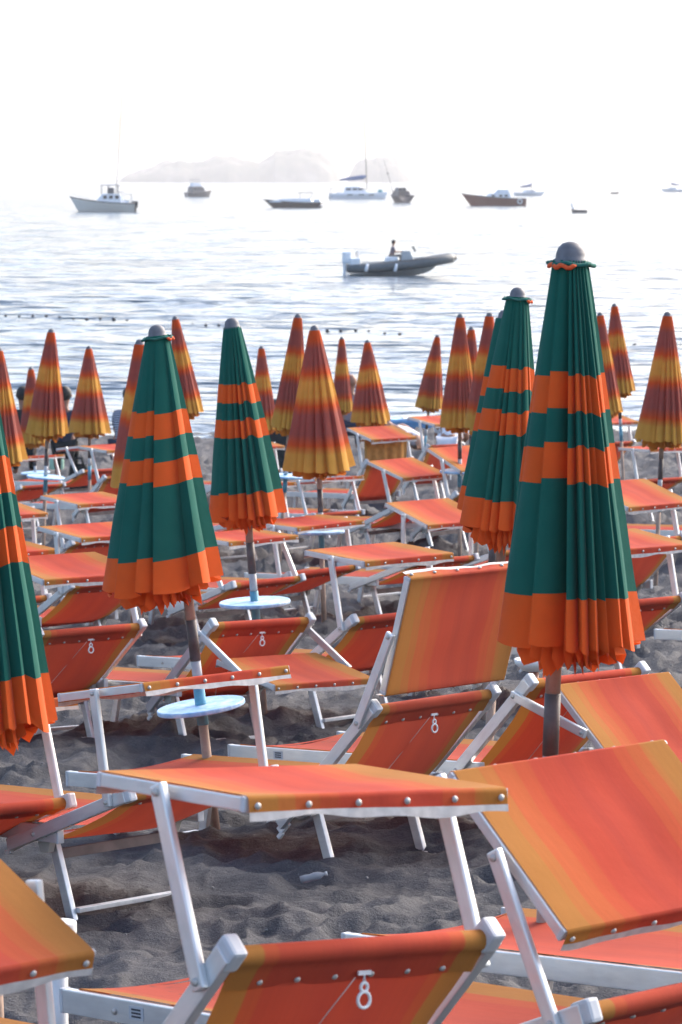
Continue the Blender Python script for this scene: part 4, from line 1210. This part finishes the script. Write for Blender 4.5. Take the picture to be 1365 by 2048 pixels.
def person(matrix, label, shirt, trousers, skin, seated=True, seat_h=0.36, lean=0.08, arms='lap', hair=M_HAIR, group='people on the beach', scale=1.0):
    """faces local +x, origin on the ground below the pelvis"""
    root = thing('person', label, 'person', matrix @ Matrix.Scale(scale, 4), group)
    hp = seat_h + 0.10 if seated else 0.93
    J, E = [], []
    def j(p, r, par=None):
        J.append((p, r))
        if par is not None: E.append((par, len(J) - 1))
        return len(J) - 1
    phi = math.atan(lean / 0.5)
    L = lambda h, x=0: (x + math.sin(phi) * h, 0, hp + math.cos(phi) * h)
    pel = j(L(0), 0.135); ab = j(L(0.18), 0.125, pel); ch = j(L(0.38), 0.145, ab)
    nk0 = j(L(0.52), 0.075, ch); nk = j(L(0.58), 0.055, nk0)
    h1 = j(L(0.65, 0.02), 0.080, nk); h2 = j(L(0.74, 0.03), 0.098, h1); h3 = j(L(0.82, 0.015), 0.075, h2)
    arm_ids, leg_ids = [], []
    for sg in (-1, 1):
        cx = L(0.46)
        sh = j((cx[0], sg * 0.185, cx[2]), 0.062, ch)
        if arms == 'lap': el = (cx[0] + 0.10, sg * 0.25, cx[2] - 0.27); wr = (cx[0] + 0.30, sg * 0.13, cx[2] - 0.36)
        elif arms == 'wheel': el = (cx[0] + 0.13, sg * 0.25, cx[2] - 0.24); wr = (cx[0] + 0.38, sg * 0.16, cx[2] - 0.20)
        else: el = (cx[0] - 0.04, sg * 0.26, cx[2] - 0.29); wr = (cx[0] + 0.04, sg * 0.27, cx[2] - 0.54)
        e = j(el, 0.045, sh); w = j(wr, 0.033, e)
        dv = (Vector(wr) - Vector(el)).normalized()
        pm = Vector(wr) + dv * 0.06; hd = j(tuple(pm), (0.040, 0.022), w)
        for f, (off, ln) in enumerate(((-0.028, 0.075), (-0.010, 0.090), (0.010, 0.085), (0.028, 0.065))):
            b0 = pm + Vector((0, off * 0.8, 0)) + dv * 0.025
            k1 = j(tuple(b0), 0.010, hd); tipd = (dv + Vector((0, 0, -0.35))).normalized()
            j(tuple(b0 + tipd * ln), 0.008, k1)
        t1 = j(tuple(pm + Vector((0, -sg * 0.040, 0.0))), 0.012, w); j(tuple(pm + Vector((0, -sg * 0.055, 0)) + dv * 0.045), 0.009, t1)
        arm_ids.append((sh, e, w))
        hpv = j((0, sg * 0.10, hp - 0.02), 0.105, pel)
        if seated:
            kn = (0.44, sg * 0.13, max(hp + 0.02, 0.46)); an = (0.50 if seat_h > 0.2 else 0.80, sg * 0.12, 0.08)
        else:
            kn = (0.03, sg * 0.11, 0.50); an = (0.0, sg * 0.11, 0.09)
        kk = j(kn, 0.068, hpv); cf = j(tuple((Vector(kn) * 0.62 + Vector(an) * 0.38)), 0.062, kk); aa = j(an, 0.040, cf)
        j((an[0] + 0.16, sg * 0.13, 0.035), (0.042, 0.030), aa)
        leg_ids.append((hpv, kk, cf, aa))
    link('body', skin_mesh('body', J, E, skin, pel), root)
    # shirt
    g = 1.12
    S_, SE = [], []
    idx = {}
    def cp(i, k=g):
        r = J[i][1]; idx[i] = len(S_); S_.append((J[i][0], tuple(q * k for q in r) if isinstance(r, tuple) else r * k))
    for i in (pel, ab, ch, nk0): cp(i, 1.14)
    SE += [(0, 1), (1, 2), (2, 3)]
    S_[3] = (tuple(Vector(J[ch][0]).lerp(Vector(J[nk0][0]), 1.15)), 0.075)
    for sh, e, w in arm_ids:
        cp(sh, 1.2); m_ = tuple(Vector(J[sh][0]).lerp(Vector(J[e][0]), 0.75)); SE.append((2, idx[sh]))
        S_.append((m_, 0.066)); SE.append((idx[sh], len(S_) - 1))
    link('shirt', skin_mesh('shirt', S_, SE, shirt, 0), root)
    if trousers:
        S_, SE, idx = [], [], {}
        cp(pel, 1.12)
        for hpv, kk, cf, aa in leg_ids:
            cp(hpv, 1.12); SE.append((0, idx[hpv])); cp(kk, 1.15); SE.append((idx[hpv], idx[kk]))
            cp(cf, 1.1); SE.append((idx[kk], idx[cf])); cp(aa, 1.25); SE.append((idx[cf], idx[aa]))
        link('trousers', skin_mesh('trousers', S_, SE, trousers, 0), root)
    # hair cap and face
    hc = Vector(J[h2][0])
    hb_ = MB(); 
    def hf(u, v):
        a, b_ = u * 2 * PI, v * PI * (0.66 - 0.20 * math.cos(u * 2 * PI))
        q = Vector((math.sin(b_) * math.cos(a), math.sin(b_) * math.sin(a), math.cos(b_)))
        q = Vector((q.x * 0.110 - 0.016, q.y * 0.103, q.z * 0.118 + 0.014))
        if q.x > 0.05 and q.z < 0.05: q.x = 0.05 + (q.x - 0.05) * 0.3
        return hc + q
    hb_.grid(hf, 18, 9); hb_.build('hair', hair, root)
    for sg in (-1, 1):
        MB().lathe([(0.0005, -0.012), (0.010, -0.006), (0.010, 0.006), (0.0005, 0.012)], 8).build('eye', M_HAIR, root, matrix=Matrix.Translation(hc + Vector((0.088, sg * 0.034, 0.0))))
        MB().lathe([(0.0005, -0.030), (0.016, -0.014), (0.018, 0.012), (0.0005, 0.030)], 8).build('ear', skin, root, matrix=Matrix.Translation(hc + Vector((0.0, sg * 0.092, -0.01))))
    MB().add([hc + Vector(q) for q in ((0.085, 0, 0.01), (0.118, 0, -0.030), (0.088, -0.018, -0.036), (0.088, 0.018, -0.036))], [(0, 1, 2), (0, 3, 1), (1, 3, 2), (0, 2, 3)], True).build('nose', skin, root)
    MB().box(hc + Vector((0.078, 0, -0.062)), (0.02, 0.045, 0.008)).build('mouth', plain('lips', (0.30, 0.10, 0.08), 0.5), root)
    return root

def pm(px, d, face, dz=0.0):
    """stand a figure on the beach at pixel column px, d metres off; face: heading in degrees, 0 towards +x"""
    x = (px - CX) / F * d
    return Matrix.Translation((x, d, gz(x, d) + dz)) @ RZ(math.radians(face))

person(pm(128, 50.5, 92), 'seated person with dark hair and navy top seen from behind, between two dyed parasols', M_NAVYC, M_BLACKC, M_SKIN2, True, 0.36, 0.05)
person(pm(247, 50.0, 60), 'seated person in navy and white striped shirt left of the tilted green parasol', M_STRIPE, M_NAVYC, M_SKIN2, True, 0.36, 0.10)
person(pm(46, 51.0, 95), 'seated person in black mostly hidden behind the notched dyed parasol', M_BLACKC, M_BLACKC, M_SKIN2, True, 0.36, 0.05)
person(pm(842, 58.0, 150), 'person in white with bare legs sitting below the far sunshade', M_WHITEC, None, M_SKIN, True, 0.10, 1.1)
person(pm(897, 57.0, 80), 'person in white sitting right behind the dyed parasol pole left of the green pair', M_WHITEC, M_WHITEC, M_SKIN2, True, 0.12, 0.5)
person(pm(553, 47.5, 95), 'person in dark clothes seated between the middle green and the large dyed parasol', M_BLACKC, M_BLACKC, M_SKIN2, True, 0.18, 0.05)
person(pm(702, 60.0, 90), 'person seated by the water, brown head just left of the far orange sunshade', M_GREYC, M_NAVYC, M_SKIN2, True, 0.34, 0.05, hair=M_SKIN2)
rp = rib.matrix_world @ T(-0.42, 0, 0.62)
person(rp, 'helmsman in a mauve shirt standing at the console of the grey inflatable boat', M_GREYC, M_BEIGEC, M_SKIN, True, 0.28, 0.06, 'wheel', group='people on the water')

# ------------------------------------------------------------------ small things on the beach
def towel():
    q = LOUNGERS['F'][0]
    x, y, th, rho = q[0], q[1], math.radians(q[2]), math.radians(q[5])
    s2 = Vector((math.cos(th), -math.sin(th), 0)); v2 = Vector((math.sin(th), math.cos(th), 0))
    ga = math.radians(q[6]); la = LB - AB
    so = SP + la * math.cos(rho) + LARM * math.cos(ga); zo = HR - 0.03 + la * math.sin(rho) + LARM * math.sin(ga)
    c = Vector((x, y, gz(x, y))) + s2 * (so + 0.02) + Vector((0, 0, zo + 0.02))
    mb = MB()
    def fn(u, v):
        if v < 0.2: off = -0.10 + 0.5 * v; z = -0.02 + 0.02 * math.sin(v / 0.2 * PI / 2) * 1.0
        else: off = 0.0 + 0.02 * math.sin(u * 31) * (v - 0.2) + 0.012 * math.sin(u * 17 + 1) * v; z = -(v - 0.2) / 0.8 * 0.30
        return c + v2 * ((2 * u - 1) * 0.29) + s2 * off + Vector((0, 0, z))
    mb.grid(fn, 50, 16)
    o = mb.build('beach_towel', plain('ochre_terry', (0.42, 0.21, 0.055), 0.95, 0, 0.2, 20, 0.4))
    md = o.modifiers.new('thickness', 'SOLIDIFY'); md.thickness = 0.006
    tag(o, 'ochre beach towel hanging below the sunshade of a far lounger', 'towel')
towel()

def bottle():
    px, py = 628, 1780
    d = 11.9
    for _ in range(6):
        x = (px - CX) / F * d; zz = gz(x, d); p = at_dist(px, py, d)
        d *= 1 + (p.z - zz) / (CZ - zz)
    t = NT('clear_plastic')
    t.p.inputs['Base Color'].default_value = (0.75, 0.78, 0.80, 1); t.p.inputs['Roughness'].default_value = 0.2
    t.p.inputs['Transmission Weight'].default_value = 0.6; t.p.inputs['IOR'].default_value = 1.2
    root = thing('plastic_bottle', 'crumpled clear plastic bottle half buried in the dark sand', 'bottle', Matrix.Translation((x, d, zz + 0.012)) @ RZ(0.15) @ RY(PI / 2 - 0.22) @ Matrix.Scale(0.5, 4))
    MB().lathe([(0.001, -0.10), (0.027, -0.098), (0.029, -0.06), (0.025, -0.03), (0.030, 0.0), (0.028, 0.03), (0.020, 0.052), (0.012, 0.066), (0.012, 0.08), (0.001, 0.081)], 16).build('bottle_body', t.m, root)
    MB().lathe([(0.001, 0.079), (0.015, 0.079), (0.015, 0.093), (0.001, 0.094)], 14).build('bottle_cap', M_WHITE, root)
bottle()

def post_table(px, py, d, r, label, post, name='side_table', bowl=False):
    p = at_dist(px, py, d)
    g = gz(p.x, p.y)
    root = thing(name, label, 'table', T(p.x, p.y, g))
    h = p.z - g
    if bowl:
        MB().lathe([(0.001, h - 0.055), (r * 0.55, h - 0.05), (r * 0.95, h - 0.02), (r, h), (r * 0.9, h), (r * 0.8, h - 0.02), (0.001, h - 0.035)], 28).build('bowl', M_WHITE, root)
    else:
        MB().lathe([(0.001, h - 0.035), (r * 0.96, h - 0.035), (r, h - 0.028), (r, h - 0.004), (r * 0.97, h), (0.001, h)], 32, smooth=False).build('table_top', M_WHITE, root)
    MB().lathe([(0.001, -0.2), (0.022, -0.2), (0.022, h - 0.04), (0.001, h - 0.04)], 14).build('post', post, root)
post_table(1068, 1318, 15.2, 0.085, 'white bowl on a terracotta post under the nearest green parasol', plain('terracotta_post', (0.42, 0.20, 0.14), 0.7), 'ashtray_stand', True)
post_table(118, 1843, 8.9, 0.045, 'white round stand top showing behind the bottom left sunshade', M_WHITE)

def bag(px, d, w, h, mat, label, name='beach_bag'):
    x = (px - CX) / F * d; z = gz(x, d)
    root = thing(name, label, 'bag', T(x, d, z))
    V = []
    mb = MB()
    prof = [(0.9, 0.0), (1.0, 0.15), (1.02, 0.6), (0.92, 0.9), (0.8, 1.0)]
    def fn(u, v):
        k = min(int(v * 4), 3); f = v * 4 - k
        r = prof[k][0] * (1 - f) + prof[k + 1][0] * f; zz = (prof[k][1] * (1 - f) + prof[k + 1][1] * f) * h
        a = u * 2 * PI
        cx_ = abs(math.cos(a)) ** 0.6 * math.copysign(1, math.cos(a)); sy_ = abs(math.sin(a)) ** 0.6 * math.copysign(1, math.sin(a))
        return (r * w / 2 * cx_, r * w / 4 * sy_, zz + 0.02 * math.sin(5 * a) * v * h)
    mb.grid(fn, 24, 8); mb.build('bag_body', mat, root)
    for sg in (-1, 1):
        MB().tube([(-w * 0.25, sg * w * 0.2, h * 0.95), (-w * 0.18, sg * w * 0.22, h * 1.25), (w * 0.18, sg * w * 0.22, h * 1.25), (w * 0.25, sg * w * 0.2, h * 0.95)], 0.012, 6).build('handle', mat, root)
bag(156, 47.0, 0.26, 0.34, M_BLACKC, 'black beach bag on the sand below the person in navy')
bag(112, 54.0, 0.22, 0.20, plain('pale_green_canvas', (0.40, 0.62, 0.46), 0.8), 'pale green beach bag by the water at left')

b, d = boat('rowing_boat', 806, 862, 0.03, 'low blue rowing boat at the water edge beyond the ochre towel', group='boats drawn up at the shore')
link('hull', hull_mesh('hull', 1.9, 0.8, 0.30, 0.22, 0.1, plain('blue_hull', (0.22, 0.45, 0.75), 0.4), 0.08, 2.2, 0.8), b)
MB().box((0.1, 0, 0.25), (0.2, 0.65, 0.04)).build('thwart', M_WHITE, b)

# pebbles strewn over the sand
def pebbles():
    r = np.random.RandomState(8)
    mb = MB()
    ico = [(0, 0, 1), (0.894, 0, 0.447), (0.276, 0.851, 0.447), (-0.724, 0.526, 0.447), (-0.724, -0.526, 0.447), (0.276, -0.851, 0.447), (0.6, 0.5, -0.4), (-0.3, 0.8, -0.4), (-0.9, 0, -0.4), (-0.3, -0.8, -0.4), (0.6, -0.5, -0.4)]
    fc = [(0, 1, 2), (0, 2, 3), (0, 3, 4), (0, 4, 5), (0, 5, 1), (1, 6, 2), (2, 6, 7), (2, 7, 3), (3, 7, 8), (3, 8, 4), (4, 8, 9), (4, 9, 5), (5, 9, 10), (5, 10, 1), (1, 10, 6)]
    for _ in range(2200):
        y = 8.5 + 30 * r.rand() ** 0.9; x = (r.rand() * 2 - 1) * (0.1 * y + 0.3)
        s = (0.0018 + 0.007 * r.rand() ** 4) * (0.6 + y / 22); z = gz(x, y) + 0.003 + 0.004 * r.randn()
        k = r.uniform(0.7, 1.3, 3) * s; a = r.rand() * 6.28; ca, sa_ = math.cos(a), math.sin(a)
        mb.add([(x + ca * p[0] * k[0] - sa_ * p[1] * k[1], y + sa_ * p[0] * k[0] + ca * p[1] * k[1], z + p[2] * k[2] * 0.6) for p in ico], fc, True)
    o = mb.build('pebbles', plain('pebble_stone', (0.20, 0.195, 0.19), 0.8, 0, 0.5, 3.0))
    tag(o, 'small grey pebbles strewn over the dark sand', kind='stuff')
pebbles()

# ------------------------------------------------------------------ haze over the sea
def haze():
    o = MB().box((0, 10150, 32), (16000, 20900, 72)).build('haze', None)
    m = bpy.data.materials.new('haze_air'); m.use_nodes = True
    nt = m.node_tree; nt.nodes.remove(nt.nodes['Principled BSDF'])
    v = nt.nodes.new('ShaderNodeVolumePrincipled')
    v.inputs['Color'].default_value = (0.97, 0.97, 0.98, 1)
    v.inputs['Density'].default_value = 0.00017
    v.inputs['Anisotropy'].default_value = 0.25
    nt.links.new(v.outputs[0], nt.nodes['Material Output'].inputs['Volume'])
    o.data.materials.append(m)
    tag(o, 'bright sea haze fading the islands and boats', kind='stuff')
haze()
